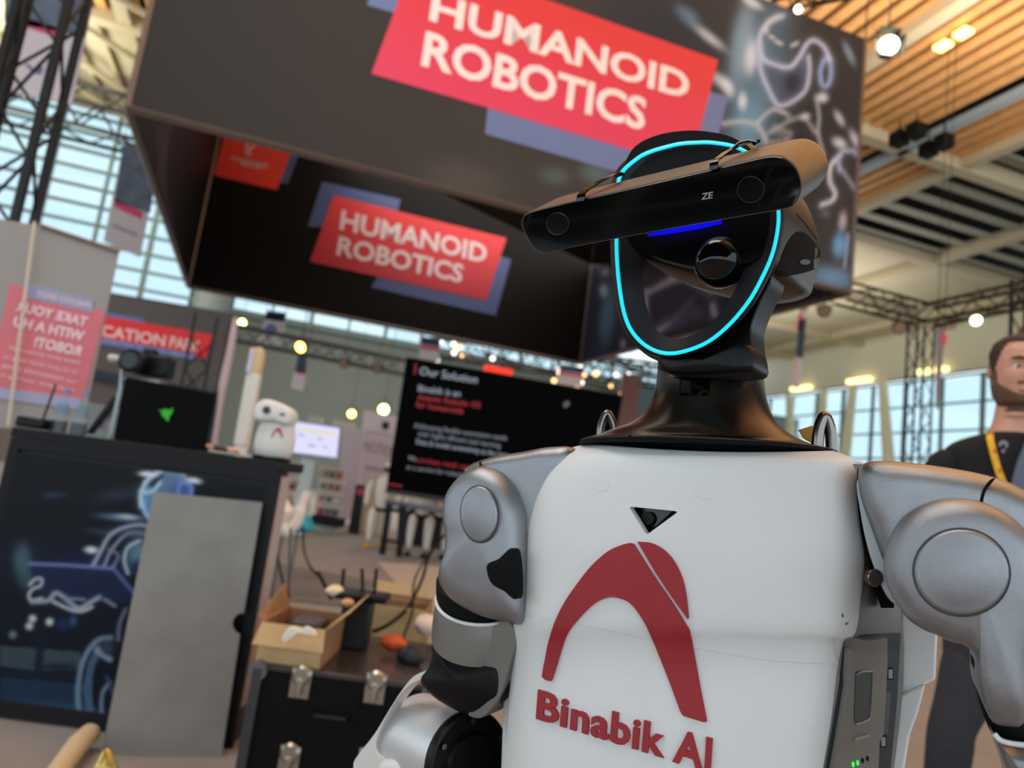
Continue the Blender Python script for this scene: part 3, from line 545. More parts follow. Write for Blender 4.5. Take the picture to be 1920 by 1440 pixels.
MB().tube([PL(77, 423, pp)-[0, .05, 0], PL(29, 800, pp)-[0, .05, 0]], .008, 8).build('support_pole', mat('pole_cream', (206, 192, 168), .5), rt)
MB().tube([PL(78, 424, pp), PL(222, 472, pp)], .012, 8).build('top_bar', mat('bar_brown', (120, 98, 84), .5), rt)
# ================================ COUNTER
CY = 2.9; pc = (P(280, 1000, CY), yaw_back(0))
a = P(25, 800, CY); b_ = P(530, 865, CY); ctop = 1.1; xl, xr = a[0], b_[0]
M_cframe = mat('counter_frame', (30, 30, 33), .5, .1, spec=.2)
cnt = thing('demo_counter', 'black framed demo counter with a printed blue robot picture on its front', 'counter', ((xl+xr)/2, CY+.15, 0))
MB().box(((xl+xr)/2, CY+.155, ctop-.02), (xr-xl+.01, .31, .04)).build('counter_top', M_cframe, cnt, bevel=.004)
MB().box(((xl+xr)/2, CY+.085, ctop/2-.02), (xr-xl-.03, .14, ctop-.042)).build('counter_body', mat('counter_black', (18, 18, 20), .5), cnt, smooth=False)
MB().box((xr-.008, CY+.095, ctop/2+.04), (.012, .12, ctop-.20)).build('side_panel', mat('panel_pinkish', (186, 170, 168), .8), cnt, smooth=False)
for x in (xl+.02, xr-.02): MB().box((x, CY+.012, ctop/2-.02), (.04, .03, ctop-.045)).build('frame_post', M_cframe, cnt, bevel=.003)
for z in (ctop-.063, .045): MB().box(((xl+xr)/2, CY+.012, z), (xr-xl-.04, .028, .05)).build('frame_rail', M_cframe, cnt, bevel=.003)
def base_c(Pn):
    c = np.zeros((len(Pn), 3)); t = np.clip((Pn[:, 1]-840)/520, 0, 1)[:, None]; c[:] = np.array([25, 27, 33])*(1-t)+np.array([12, 20, 34])*t; return c
art_c = [('b', (230, 925), 60, 14, -10, (52, 62, 84), .5), ('b', (225, 970), 44, 7, 5, (96, 116, 146), .9), ('b', (240, 969), 22, 5, 5, (190, 205, 210), .8), ('b', (100, 928), 24, 7, 0, (44, 58, 84), .8), ('b', (215, 930), 20, 6, 0, (44, 54, 76), .7), ('b', (190, 997), 34, 6, 5, (44, 60, 84), .8), ('b', (60, 1050), 90, 40, 0, (26, 34, 60), .6), ('b', (170, 1065), 60, 34, 0, (28, 34, 84), .6),
         ('p', [(262, 920), (270, 900), (290, 888), (320, 878), (348, 890), (362, 910), (362, 930), (330, 935), (300, 960), (284, 975), (268, 950)], (104, 138, 170), .85), ('p', [(276, 910), (292, 893), (312, 886), (300, 900), (288, 916)], (26, 36, 54), .9), ('b', (278, 945), 12, 26, 10, (86, 138, 196), .8), ('b', (342, 918), 22, 14, 0, (60, 84, 160), .8),
         ('l', [(264, 950), (264, 925), (276, 900), (298, 884), (324, 880), (345, 888)], 2.5, (180, 205, 225), 6, .5), ('l', [(264, 935), (272, 960), (284, 978)], 2.5, (170, 205, 235), 5, .5), ('l', [(340, 905), (334, 918), (340, 932), (354, 932), (360, 918), (352, 906), (340, 905)], 2, (110, 140, 215), 4, .4),
         ('b', (277, 889), 19, 6, 5, (220, 228, 240), 1), ('b', (364, 901), 16, 6, 10, (220, 228, 240), 1), ('b', (171, 1031), 14, 7, 5, (214, 222, 226), 1), ('l', [(264, 922), (284, 922), (300, 905)], 3, (170, 200, 220), 4, .4),
         ('l', [(172, 1065), (188, 1035), (205, 1005), (230, 990), (262, 984), (282, 990)], 3, (150, 160, 180), 6, .45), ('l', [(195, 1062), (210, 1030), (240, 1000), (276, 1000)], 2.5, (130, 142, 166), 4, .35), ('l', [(205, 1030), (222, 1042), (212, 1062)], 2, (110, 126, 158), 4, .3), ('b', (258, 1000), 26, 8, 0, (90, 108, 140), .7), ('b', (262, 1040), 26, 30, 20, (104, 150, 172), .85), ('b', (262, 1066), 18, 16, 0, (24, 34, 66), .9), ('l', [(240, 1075), (233, 1050), (240, 1026), (262, 1014)], 2.5, (160, 190, 205), 5, .4),
         ('b', (42, 1050), 18, 34, 0, (76, 106, 116), .8), ('b', (50, 1085), 18, 22, 0, (60, 90, 100), .7),
         ('p', [(56, 1056), (214, 1066), (250, 1112), (240, 1130), (150, 1124), (66, 1110)], (28, 37, 66), .95), ('l', [(56, 1057), (130, 1060), (213, 1066)], 2.5, (106, 120, 176), 4, .4), ('l', [(213, 1066), (250, 1110)], 2.5, (86, 104, 160), 4, .4),
         ('l', [(56, 1096), (66, 1086), (78, 1086), (76, 1098), (62, 1104), (54, 1116), (60, 1126), (78, 1122)], 2.6, (170, 170, 180), 4, .4), ('l', [(60, 1128), (90, 1126), (104, 1112), (120, 1120), (146, 1140), (168, 1130), (186, 1120)], 4, (140, 150, 168), 5, .45), ('l', [(100, 1128), (130, 1142), (152, 1146), (172, 1138)], 3, (170, 176, 186), 4, .35), ('l', [(120, 1122), (158, 1124)], 2.5, (110, 130, 160), 3, .3), ('l', [(196, 1124), (216, 1136)], 3, (120, 124, 146), 3, .3),
         ('l', [(236, 1142), (224, 1170), (222, 1200)], 3, (96, 106, 130), 4, .35),
         ('b', (61, 1160), 8, 8, 0, (190, 200, 206), 1), ('b', (55, 1174), 8, 8, 0, (180, 190, 196), 1), ('b', (93, 1166), 8, 8, 0, (190, 202, 206), 1), ('b', (24, 1190), 8, 8, 0, (110, 130, 136), .9), ('b', (137, 1164), 8, 12, 0, (64, 96, 150), .7), ('b', (118, 1170), 12, 14, 0, (30, 50, 104), .7),
         ('p', [(0, 1210), (60, 1216), (150, 1222), (156, 1255), (60, 1258), (0, 1250)], (92, 112, 122), .5), ('b', (110, 1250), 40, 7, 0, (20, 28, 38), .8), ('b', (60, 1265), 90, 8, 3, (22, 34, 48), .8), ('p', [(72, 1185), (86, 1185), (76, 1300), (58, 1300)], (18, 26, 44), .85), ('p', [(0, 1270), (150, 1282), (190, 1345), (0, 1335)], (34, 58, 84), .7), ('b', (100, 1330), 110, 14, 4, (44, 76, 104), .7),
         ('l', [(208, 1196), (184, 1200), (162, 1226), (150, 1262), (146, 1310), (152, 1344), (170, 1350)], 4.5, (104, 128, 150), 5, .35), ('p', [(186, 1206), (166, 1240), (156, 1290), (164, 1345), (176, 1345), (172, 1290), (176, 1250), (192, 1222)], (76, 104, 130), .8), ('l', [(182, 1218), (192, 1228), (206, 1236)], 5, (140, 150, 165), 4, .4), ('l', [(206, 1280), (192, 1300), (190, 1340)], 3, (110, 130, 150), 4, .35), ('l', [(200, 1270), (212, 1300)], 3, (60, 74, 104), 4, .3), ('b', (200, 1215), 14, 16, 0, (60, 72, 96), .8)]
print_panel('front_print', ((xl+.04, CY-.001, .07), (xr-.04, CY-.001, .07), (xr-.04, CY-.001, ctop-.1), (xl+.04, CY-.001, ctop-.1)), 190, 200, base_c, art_c, print_mat('counter_print', .45), cnt)
# grey board leaning on the counter
BDP = (PZ(300, 1417, 0.0), None); bl, br_ = PZ(190, 1415, 0.), PZ(415, 1420, 0.); tl_ = P(288, 922, CY-.14); n_ = np.cross(br_-bl, tl_-bl); n_ /= np.linalg.norm(n_); plb = (bl, n_)
bpx = [(190, 1414), (288, 922), (492, 942), (457, 1150)]+[(457-math.sin(t)*21, 1170-math.cos(t)*21*1.0) for t in np.linspace(.25, 2.75, 12)]+[(450, 1190), (415, 1420)]
o = slab('grey_board', bpx, plb, .012, mat('board_grey', (136, 134, 130), .55, 0, .10, 7), None, smooth=False, at=(bl+br_)/2); tag(o, 'plain grey board with a round finger notch leaning against the counter', 'board')
# ---- on the counter
zt = ctop
def onc(x, d): p = P(x, 800, CY+d); return np.array([p[0], CY+d, zt])
for i, (x, d) in enumerate(((104, .14), (142, .14))):
    c = P(x+5, 805, CY+d); c[2] = zt; r = thing('glass_bottle', ('clear glass water bottle with blue label, left of the pair', 'clear glass water bottle with blue label, nearer the laptop')[i], 'bottle', c)
    prof = [(.001, .0), (.034, .002), (.036, .02), (.036, .08), (.034, .10), (.024, .14), (.015, .175), (.0125, .21), (.013, .225)]
    sc = .84
    v, f = loft([[c+np.array([rr_*sc*math.cos(t), rr_*sc*math.sin(t), z*sc*.93]) for t in np.linspace(0, 2*math.pi, 24, endpoint=False)] for rr_, z in prof], cap=False); g = obj('bottle_glass', v, f, mat('bottle_glass', (150, 170, 182), .05, alpha=.2, coat=.4), r)
    v, f = loft([[c+np.array([rr_*sc*math.cos(t), rr_*sc*math.sin(t), z*sc*.93]) for t in np.linspace(0, 2*math.pi, 24, endpoint=False)] for rr_, z in ((.0355, .095), (.026, .138), (.0195, .158))], cap=False); obj('bottle_label', v, f, mat('bottle_label', (96, 150, 182), .4, alpha=.32), r)
    MB().tube([c+[0, 0, .205*sc], c+[0, 0, .222*sc]], .0145, 16).build('bottle_cap', mat('cap_blue', (120, 140, 185), .4), r)
    MB().tube([c+[0, 0, .002], c+[0, 0, .05]], .031, 20).build('bottle_foot', mat('bottle_foot', (60, 72, 82), .2, alpha=.6), r)
c = P(66, 800, CY+.12); c[2] = zt; r = thing('wifi_router', 'small black router with one upright antenna at the counter corner', 'router', c)
MB().box(c+[0, 0, .025], (.12, .10, .045)).build('router_body', M_black, r, bevel=.012); MB().tube([c+[.025, 0, .04], c+[.045, 0, .20]], .005, 8).build('antenna', M_black, r)
# laptop
a0, a1 = P(212, 828, CY+.12), P(388, 838, CY+.12); a0[2] = a1[2] = zt; lp = (a0, yaw_back(0)); c = (a0+a1)/2
r = thing('laptop', 'open black laptop seen from behind with a green emblem', 'laptop', c)
lidpx = [(212, 822), (235, 706), (404, 738), (384, 842), (380, 846), (216, 828)]
slab('laptop_lid', lidpx, (P(300, 780, CY+.10), yaw_back(0)), .009, mat('laptop_black', (5, 5, 5), .6, spec=.1), r, bevel=.002)
MB().box(c+[0, .04, .012], (.36, .10, .018)).build('laptop_base', M_black, r, bevel=.003)
lpp = (P(300, 780, CY+.099), yaw_back(0)); M_lg = mat('green_emblem', (38, 150, 24), .5, emit=(30, 128, 16), estr=.5)
poly_on('green_emblem', [(298, 768), (306, 769), (310, 766), (316, 769), (325, 765), (322, 776), (318, 780), (316, 790), (312, 788), (308, 782), (302, 778), (304, 774)], lpp, M_lg, r, h=.001)
# compact camera on a bracket
c = P(262, 682, CY+.25); r = thing('video_camera', 'black camera with a big lens standing behind the laptop', 'camera', c)
MB().box(c+[.05, .04, .0], (.15, .09, .10)).build('camera_body', M_black, r, bevel=.012)
MB().tube([c+[0, -.09, 0], c+[0, -.085, 0], c+[0, .03, 0]], [.040, .052, .050], 28).build('camera_lens', M_black, r); MB().tube([c+[0, -.092, 0], c+[0, -.088, 0]], .036, 28).build('lens_glass', M_gloss, r)
MB().box(c+[.02, .04, .06], (.05, .05, .03)).build('viewfinder', M_black, r, bevel=.006); MB().box(c+[.03, .02, -.075], (.16, .07, .02)).build('mount_plate', mat('plate_silver', (150, 140, 140), .4, .4), r, bevel=.004)
MB().tube([c+[.02, .03, -.08], (c[0]+.02, c[1]+.03, zt+.02)], .012, 10).build('stand_pole', M_black, r); MB().tube([(c[0]+.02, c[1]+.03, zt), (c[0]+.02, c[1]+.03, zt+.02)], .07, 20).build('stand_base', M_black, r)
c = P(232, 690, CY+.29); r = thing('phone_holder', 'thin steel arm with a pale knob beside the camera', 'holder', (c[0], c[1], zt))
MB().tube([P(238, 655, CY+.29), P(228, 702, CY+.29), P(226, 726, CY+.29), (P(226, 726, CY+.29)[0], c[1], zt)], .008, 8).build('arm', M_steel, r); MB().tube([P(206, 672, CY+.29), P(232, 674, CY+.29)], [.02, .016], 12).build('knob', mat('knob_pale', (200, 190, 186), .5), r)
# tablet on a stand
c = P(196, 800, CY+.3); c[2] = zt; r = thing('tablet', 'tilted tablet with a leaning frame between the bottles and the laptop', 'tablet', c)
slab('tablet_frame', [(160, 812), (212, 742), (222, 745), (172, 814)], (P(190, 780, CY+.3), yaw_back(0)), .02, M_black, r, bevel=.002)
slab('tablet_screen', [(178, 800), (208, 758), (220, 760), (212, 800), (196, 806)], (P(190, 780, CY+.33), yaw_back(0)), .006, mat('tablet_picture', (190, 176, 178), .3, 0, .5, 14), r, smooth=False)
for i, (x, y, s, cl) in enumerate(((395, 812, .030, (200, 150, 130)), (405, 806, .03, (60, 52, 54)), (418, 823, .026, (40, 40, 42)), (396, 830, .028, (214, 206, 200)), (436, 834, .03, (214, 176, 160)))):
    c = P(x, y, CY+.2+.02*i); c[2] = zt+s*.6; bmv = [(c[0]+s*math.cos(t)*math.cos(p_)*(1+.2*math.sin(3*t)), c[1]+s*math.sin(t)*math.cos(p_), c[2]+s*.6*math.sin(p_)) for p_ in np.linspace(-1.5, 1.5, 8) for t in np.linspace(0, 2*math.pi, 14, endpoint=False)]
    v, f = loft([bmv[k*14:(k+1)*14] for k in range(8)]); o = obj('crumpled_wrapper', v, f, mat('wrap%d' % i, cl, .6), None); tag(o, ('peach crumpled wrapper beside the laptop', 'dark lump of cloth behind the peach wrapper', 'black small crumpled bag right of the laptop', 'white crumpled tissue at the laptop corner', 'pinkish crumpled paper near the white desk robot')[i], 'wrapper')
ml = MB(); ml.tube([np.array([P(x, 830, CY+.1+d)[0], CY+.1+d, zt+.006]) for x, d in ((395, .0), (420, .06), (440, .02), (462, .08), (480, .04))], .004, 6); o = ml.build('white_cable', mat('cable_white', (220, 210, 205), .5)); tag(o, 'white cable lying on the counter beside the desk robot', 'cable')
# small white desk robot
c = P(510, 858, CY+.13); c[2] = zt; r = thing('desk_robot', 'small white egg-shaped desk robot with a tilted head and red arch mark', 'toy robot', c)
def ell(cz, rx, ry, n=28): return [np.array([c[0]+rx*math.cos(t), c[1]+ry*math.sin(t), cz]) for t in np.linspace(0, 2*math.pi, n, endpoint=False)]
k_ = .001*2.05
MB().box(c+[0, 0, .008], (.13, .11, .016)).build('robot_base', M_blackm, r, bevel=.003)
prof = [(.0, .066), (.006, .074), (.03, .081), (.06, .083), (.09, .081), (.12, .076), (.15, .068), (.18, .054), (.2, .02)]
v, f = loft([ell(c[2]+.014+z, w_, w_*.85) for z, w_ in prof]); dbody = obj('robot_body', v, f, mat('toy_white', (226, 222, 216), .45), r)
hp = pillow('robot_head', [(476, 775), (480, 760), (492, 750), (510, 750), (538, 762), (549, 774), (547, 790), (538, 797), (512, 790), (490, 790), (478, 786)], (P(510, 775, CY+.06), yaw_back(0)), .02, .024, .07, mat('toy_white', (226, 222, 216), .45), r, N=60)
bh = bvh_of(hp); stick('robot_eye', circ(500, 769, 7.6, 7.6, 24), bh, .002, M_gloss, r); stick('robot_slot', [(522, 777), (530, 774), (536, 778), (530, 780)], bh, .001, M_blackm, r)
bb = bvh_of(dbody); stick('robot_mark', crom([(508, 821), (513, 809), (521, 802), (527, 806), (531, 824), (525, 815), (521, 808), (516, 811), (511, 820)], 2), bb, .002, mat('mark_red', (190, 50, 40), .5), r, cut=8)
# ================================ FLIGHT CASE AND WHAT STANDS ON IT
fy0, fy1 = 2.24, 2.80; fl_, fr_ = P(487, 1245, fy0)[0], P(812, 1275, fy0)[0]; fz = .50
r = thing('flight_case', 'black flight case with silver butterfly latches beside the counter', 'flight case', ((fl_+fr_)/2, fy0+.28, 0))
M_case = mat('case_laminate', (9, 9, 9), .55, spec=.15); M_lid = mat('case_lid_brown', (62, 56, 56), .25, 0, .1, 6)
MB().box(((fl_+fr_)/2, (fy0+fy1)/2, .27), (fr_-fl_, fy1-fy0, .44)).build('case_body', M_case, r, bevel=.006)
MB().box(((fl_+fr_)/2, (fy0+fy1)/2, fz-.012), (fr_-fl_, fy1-fy0, .022)).build('case_lid', M_lid, r, bevel=.004)
for x in (fl_, fr_):
    MB().box((x, fy0, .27), (.03, .03, .44)).build('corner_edge', mat('edge_metal', (70, 70, 74), .4, .6), r, bevel=.003)
    for z in (fz-.02, .07):
        c = np.array([x, fy0, z]); MB().tube([c-[0, .012, 0], c+[0, .01, 0]], .028, 16).build('ball_corner', mat('ball_metal', (120, 124, 130), .3, .8), r)
    for y in (fy0+.06, fy1-.06): MB().tube([(x*.9+(fl_+fr_)*.05-.015, y, .04), (x*.9+(fl_+fr_)*.05+.015, y, .04)], .04, 16).build('caster', M_black, r)
M_latch = mat('latch_nickel', (168, 160, 148), .3, .85)
for (x, y) in ((564, 1278), (704, 1288), (542, 1424), (690, 1430)):
    c = P(x, y, fy0-.004); MB().box(c+[0, 0, -.005], (.06, .006, .085)).build('latch_plate', M_latch, r, bevel=.002)
    q = thing  # plate carries dish and key
    MB().tube([c+[0, -.004, .018], c+[0, -.012, .018]], [.030, .022], 20).build('latch_dish', M_latch, r)
    MB().box(c+[0, -.014, -.012], (.018, .012, .05)).build('latch_key', M_latch, r, bevel=.003)
hc_ = P(625, 1330, fy0); MB().box(hc_+[0, -.003, 0], (.15, .006, .10)).build('handle_dish', M_blackm, r, bevel=.01); MB().tube([hc_+[-.05, -.01, -.01], hc_+[-.045, -.03, -.015], hc_+[.045, -.03, -.015], hc_+[.05, -.01, -.01]], .008, 8).build('handle', M_black, r)
M_card = mat('cardboard', (188, 156, 112), .8, 0, .06, 14); M_cardi = mat('cardboard_inside', (150, 112, 78), .85, 0, .1, 14)
def carton(label, x0, x1, y0, y1, z0, h, flap=True):
    c = np.array([(x0+x1)/2, (y0+y1)/2, z0]); r = thing('cardboard_box', label, 'box', c); t = .005; w, d = x1-x0, y1-y0
    MB().box(c+[0, -d/2, h/2], (w, t, h)).build('box_side', M_card, r, smooth=False); MB().box(c+[0, d/2, h/2], (w, t, h)).build('box_side', M_cardi, r, smooth=False)
    MB().box(c+[-w/2, 0, h/2], (t, d, h)).build('box_side', M_cardi, r, smooth=False); MB().box(c+[w/2, 0, h/2], (t, d, h)).build('box_side', M_cardi, r, smooth=False); MB().box(c+[0, 0, t/2], (w-.01, d-.01, t)).build('box_bottom', M_cardi, r, smooth=False)
    return r, c, w, d
bx0, bx1 = P(487, 1195, fy0+.02)[0], P(606, 1205, fy0+.02)[0]
r, c, w, d = carton('open cardboard box on the left of the flight case with papers inside', bx0, bx1, fy0+.02, fy0+.30, fz, .115)
v, f = prism([c+[-w/2, -d/2, .115], c+[w/2, -d/2, .115], c+[w/2+.01, -d/2-.03, .055], c+[-w/2-.01, -d/2-.03, .055]], np.array([0, -.004, 0])); obj('box_flap', v, f, M_card, r, smooth=False)
v, f = prism([c+[w/2, -d/2, .115], c+[w/2, d/2, .115], c+[w/2+.07, d/2, .19], c+[w/2+.06, -d/2, .17]], np.array([.004, 0, 0])); obj('box_flap', v, f, M_card, r, smooth=False)
v, f = prism([c+[-w/2, -d/2, .115], c+[-w/2, d/2, .115], c+[-w/2-.03, d/2, .19], c+[-w/2-.015, -d/2, .13]], np.array([.004, 0, 0])); obj('box_flap', v, f, M_cardi, r, smooth=False)
o = MB().box(c+[.01, .02, .085], (.10, .12, .05)).build('boxed_electronics', mat('box_content', (74, 66, 74), .5, 0, .4, 30), bevel=.01); tag(o, 'dark electronics lying inside the open cardboard box', 'electronics')
pts = crom([(528, 1196), (538, 1180), (552, 1174), (566, 1180), (574, 1174), (590, 1182), (594, 1192), (580, 1188), (564, 1188), (548, 1188), (538, 1202), (532, 1206)], 3)
o = pillow('crumpled_tissue', [(float(a[0]), float(a[1])) for a in pts], (c+[0, -d/2-.045, 0], yaw_back(0)), .004, .006, .006, mat('tissue_white', (226, 218, 200), .8), None, smooth_pts=0); tag(o, 'crumpled white tissue hanging over the front of the open cardboard box', 'tissue')
gx0, gx1 = P(650, 1170, fy1+.03)[0], P(794, 1180, fy1+.03)[0]
r, c, w, d = carton('second cardboard box with raised flap at the back right of the flight case', gx0, gx1, fy1+.03, fy1+.33, .40, .21)
v, f = prism([c+[-w/2+.02, d/2, .19], c+[w/2-.02, d/2, .19], c+[w/2-.03, d/2+.03, .245], c+[-w/2+.04, d/2+.03, .255]], np.array([0, -.004, 0])); obj('box_flap', v, f, M_card, r, smooth=False)
o = MB().box((c[0], c[1]+.02, .2), (w+.02, d-.04, .38)).build('crate', mat('crate_black', (24, 22, 22), .6), smooth=False, bevel=.005); tag(o, 'dark low crate holding up the second cardboard box', 'crate')
# router with four antennas
c = P(676, 1116, fy1-.20); r = thing('wifi_router', 'flat black router with four raised antennas standing between the boxes', 'router', c-[0, 0, .02])
MB().box(c, (.20, .12, .026)).build('router_body', M_black, r, bevel=.008)
for (x0, y0, x1, y1) in ((622, 1124, 596, 1072), (640, 1118, 645, 1066), (680, 1112, 679, 1066), (702, 1110, 706, 1066)):
    MB().tube([P(x0, y0, fy1-.17), P(x1, y1, fy1-.17)], .0065, 8).build('antenna', M_black, r)
o = MB().box((c[0], c[1], (fz+c[2]-.014)/2), (.10, .10, c[2]-.014-fz)).build('adapter_box', mat('adapter_black', (16, 16, 15), .5), bevel=.006); tag(o, 'black upright adapter box under the four-antenna router', 'box')
for i, (x, y, Y, s, cl, lb, nm) in enumerate(((627, 1108, fy1-.25, .022, (226, 206, 170), 'cream crumpled paper beside the router antenna', 'crumpled_paper'), (652, 1130, fy1-.3, .014, (214, 160, 120), 'small peach-coloured ball below the router', 'ball'), (738, 1206, fy1-.24, .03, (196, 76, 34), 'orange-red pouch on the flight case', 'pouch'), (770, 1232, fy1-.34, .035, (30, 30, 32), 'black tangled adapter at the right end of the flight case', 'power_adapter'), (800, 1172, fy1-.1, .04, (222, 196, 180), 'pale crumpled paper bag behind the robot arm', 'paper_bag'))):
    c = P(x, y, Y); n1 = 10; rg = [[c+np.array([s*1.3*math.cos(t)*math.cos(p_)*(1+.25*math.sin(2*t+i)), s*math.sin(t)*math.cos(p_), s*.8*math.sin(p_)*(1+.3*math.sin(3*t))]) for t in np.linspace(0, 2*math.pi, 16, endpoint=False)] for p_ in np.linspace(-1.5, 1.5, 9)]
    v, f = loft(rg); o = obj(nm, v, f, mat('lump%d' % i, cl, .6), None, at=c); tag(o, lb, nm.replace('_', ' '))
def cable(px, r_, lb, mt=M_blackm, nm='cable'):
    o = MB().tube([P(a[0], a[1], a[2]) for a in crom(px, 8, False)], r_, 6).build(nm, mt); tag(o, lb, 'cable'); return o
cable([(837, 1000, 3.6), (806, 1040, 3.4), (790, 1090, 3.1), (764, 1140, 2.85), (730, 1170, 2.7), (700, 1184, 2.62)], .007, 'black cable looping up from the flight case to the big screen')
cable([(826, 1010, 3.6), (780, 1080, 3.2), (772, 1150, 2.8), (758, 1190, 2.7), (757, 1208, 2.6)], .0045, 'thinner black cable hanging straight beside the looped one')
cable([(568, 990, 3.6), (570, 1030, 3.5), (580, 1060, 3.2), (596, 1078, 2.8)], .005, 'dark cable hanging down to the tilted router antenna')
cable([(509, 1000, 3.6), (520, 1040, 3.5), (530, 1090, 3.3), (542, 1118, 3.1)], .006, 'dark drooping cable right of the counter edge')
cable([(545, 990, 3.6), (543, 1050, 3.6), (541, 1108, 3.6), (534, 1272, 3.6)], .006, 'thin vertical grey rod behind the open cardboard box', M_trussg, 'rod')
# tube and cone in the foreground floor
o = MB().tube([PZ(168, 1376, .05), PZ(146, 1396, .05), PZ(110, 1446, .05), PZ(90, 1480, .05)], [.036, .037, .034, .034], 20).build('cardboard_tube', mat('tube_buff', (206, 186, 150), .6, 0, .04, 20)); tag(o, 'buff cardboard tube lying on the carpet below the counter', 'tube')
c = P(196, 1452, 1.45); o = MB().tube([c-[0, 0, .06], c, c+[-.004, 0, .038], c+[-.006, 0, .046]], [.034, .026, .010, .003], 16).build('gold_tip', mat('gold_glitter', (196, 170, 92), .3, .7, .4, 160)); tag(o, 'gold glittery pointed tip poking up at the bottom edge', 'ornament')
MB_st = MB().tube([c-[0, 0, .06], (c[0], c[1], .0)], .012, 10).build('tip_stem', M_blackm); MB_st.parent = o; MB_st.location = (0, 0, 0)
# ================================ BIG SCREEN
tp = (P(760, 800, 9.4), yaw_back(-6)); r = thing('presentation_screen', 'big black presentation screen on a dark stand showing white and red text', 'screen', P(900, 1040, 9.4)*np.array([1, 1, 0]))
slab('screen_panel', [(762, 669), (1168, 741), (1130, 978), (724, 917)], tp, .10, mat('screen_black', (2, 2, 3), .5, spec=.03), r, bevel=.01)
slab('screen_bezel', [(724, 916), (1130, 977), (1128, 988), (722, 924)], (tp[0]-tp[1]*.005, tp[1]), .11, mat('bezel_dark', (26, 20, 22), .4), r, smooth=False)
M_sw = mat('screen_white', (60, 64, 70), .5, emit=(150, 158, 170), estr=.8); M_sw2 = mat('screen_grey', (60, 64, 70), .5, emit=(132, 140, 152), estr=.75); M_sr = mat('screen_red', (60, 6, 6), .5, emit=(160, 24, 28), estr=.7)
for s, a, b_, t_, mt_, bo in (('Our Solution', (786, 702), (894, 719), (789, 687), M_sw, .01), ('Binabik is an', (783, 733), (863, 744), (785, 721), M_sw2, .02), ('Agentic Robotic OS', (782, 749), (900, 765), (784, 738), M_sr, .02), ('for humanoids', (779, 763), (868, 776), (781, 752), M_sr, .02),
                              ('Addressing flexible automation needs', (776, 802), (950, 826), (777, 792), M_sw2, .0), ('with highly efficient task learning', (783, 817), (938, 840), (784, 807), M_sw2, .0), ('Data & model sovereignty at the core', (780, 832), (952, 858), (781, 822), M_sw2, .02),
                              ('We', (765, 862), (780, 865), (766, 853), M_sw2, .01), ('purchase, install, optimise', (784, 866), (900, 884), (785, 856), M_sr, .01), ('as a service for industries', (762, 879), (880, 896), (763, 870), M_sw2, .0)):
    text_on(s, a, b_, t_, tp, mt_, 'screen_text', r, bold=bo, h=.003)
poly_on('screen_mark', [(778, 682), (781, 682), (779, 702), (776, 702)], tp, M_sr, r, h=.003); poly_on('screen_mark', [(728, 906), (754, 910), (754, 913), (728, 909)], tp, M_sr, r, h=.003)
poly_on('screen_glare', circ(1062, 758, 5, 7, 14, 40), tp, mat('glare_dim', (90, 90, 96), .4), r, h=.002)
ts = (tp[0]+tp[1]*.08, tp[1])
slab('stand_bar', [(722, 936), (1125, 1000), (1124, 1012), (722, 946)], ts, .07, mat('stand_steel', (92, 94, 104), .35, .5), r, bevel=.01)
for q in ([(724, 940), (736, 942), (722, 1042), (710, 1040)], [(748, 944), (764, 946), (754, 1046), (742, 1044)], [(1100, 1000), (1114, 1002), (1104, 1106), (1092, 1104)]): slab('stand_leg', q, ts, .08, M_black, r, bevel=.008)
slab('stand_rung', [(722, 1010), (748, 1014), (747, 1020), (721, 1016)], ts, .06, M_black, r, bevel=.004)
# ================================ FAR STANDS
def fbox(name, px, Y, dep, mt_, label, cat, group=None, floor=False, parent=None, bevel=.0):
    o = slab(name, px, (P(px[0][0], px[0][1], Y), yaw_back(0)), dep, mt_, parent, smooth=False, bevel=bevel)
    if label: tag(o, label, cat, group)
    return o
M_bp = mat('booth_pinkwhite', (220, 202, 206), .7)
fy = 15.
r = thing('booth_wall', 'pinkish white booth wall with a round black emblem and tall lettering', 'booth wall', P(700, 1000, fy)*np.array([1, 1, 0])); bp = (P(700, 850, fy), yaw_back(0))
slab('wall_panel', [(682, 769), (748, 782), (724, 960), (664, 950)], bp, .2, M_bp, r, smooth=False); poly_on('round_emblem', circ(723, 798, 7, 8, 20), bp, mat('emblem_brown', (44, 34, 28), .6), r, lift=.01)
text_on('MOTION', (681, 846), (742, 858), (684, 826), bp, mat('letter_mauve', (140, 124, 134), .6), 'lettering', r, bold=-.01, lift=.01)
poly_on('print_line', [(690, 808), (735, 815), (735, 818), (690, 811)], bp, mat('line_mauve', (186, 166, 172), .7), r, lift=.01); poly_on('print_line', [(686, 872), (728, 879), (727, 888), (685, 881)], bp, mat('line_mauve', (186, 166, 172), .7), r, lift=.01)
fbox('booth_wall', [(641, 798), (682, 806), (664, 975), (634, 970)], 14.5, .2, mat('booth_pink2', (214, 196, 202), .7), 'plain pinkish booth panel right of the bright monitor', 'booth wall')
fbox('booth_wall', [(625, 786), (662, 794), (660, 812), (622, 806)], 15.4, .2, mat('booth_cream', (214, 200, 176), .7), 'cream booth header with a dim logo above the pinkish panel', 'booth wall')
fbox('white_box', [(579, 779), (602, 782), (600, 794), (570, 980), (560, 980), (577, 791)], 13.5, .2, mat('white_pale', (210, 206, 200), .6), 'small white projector box above the bright monitor', 'box')
fbox('roller_banner', [(668, 908), (684, 910), (672, 1004), (652, 1000)], 13., .05, mat('banner_black', (24, 20, 22), .6), 'black roller banner with a pink spot before the cream partition', 'banner')
poly_on('pink_spot', circ(676, 922, 6, 7, 16), (P(668, 908, 12.98), yaw_back(0)), M_bpink, bpy.data.objects['roller_banner'], h=.01)
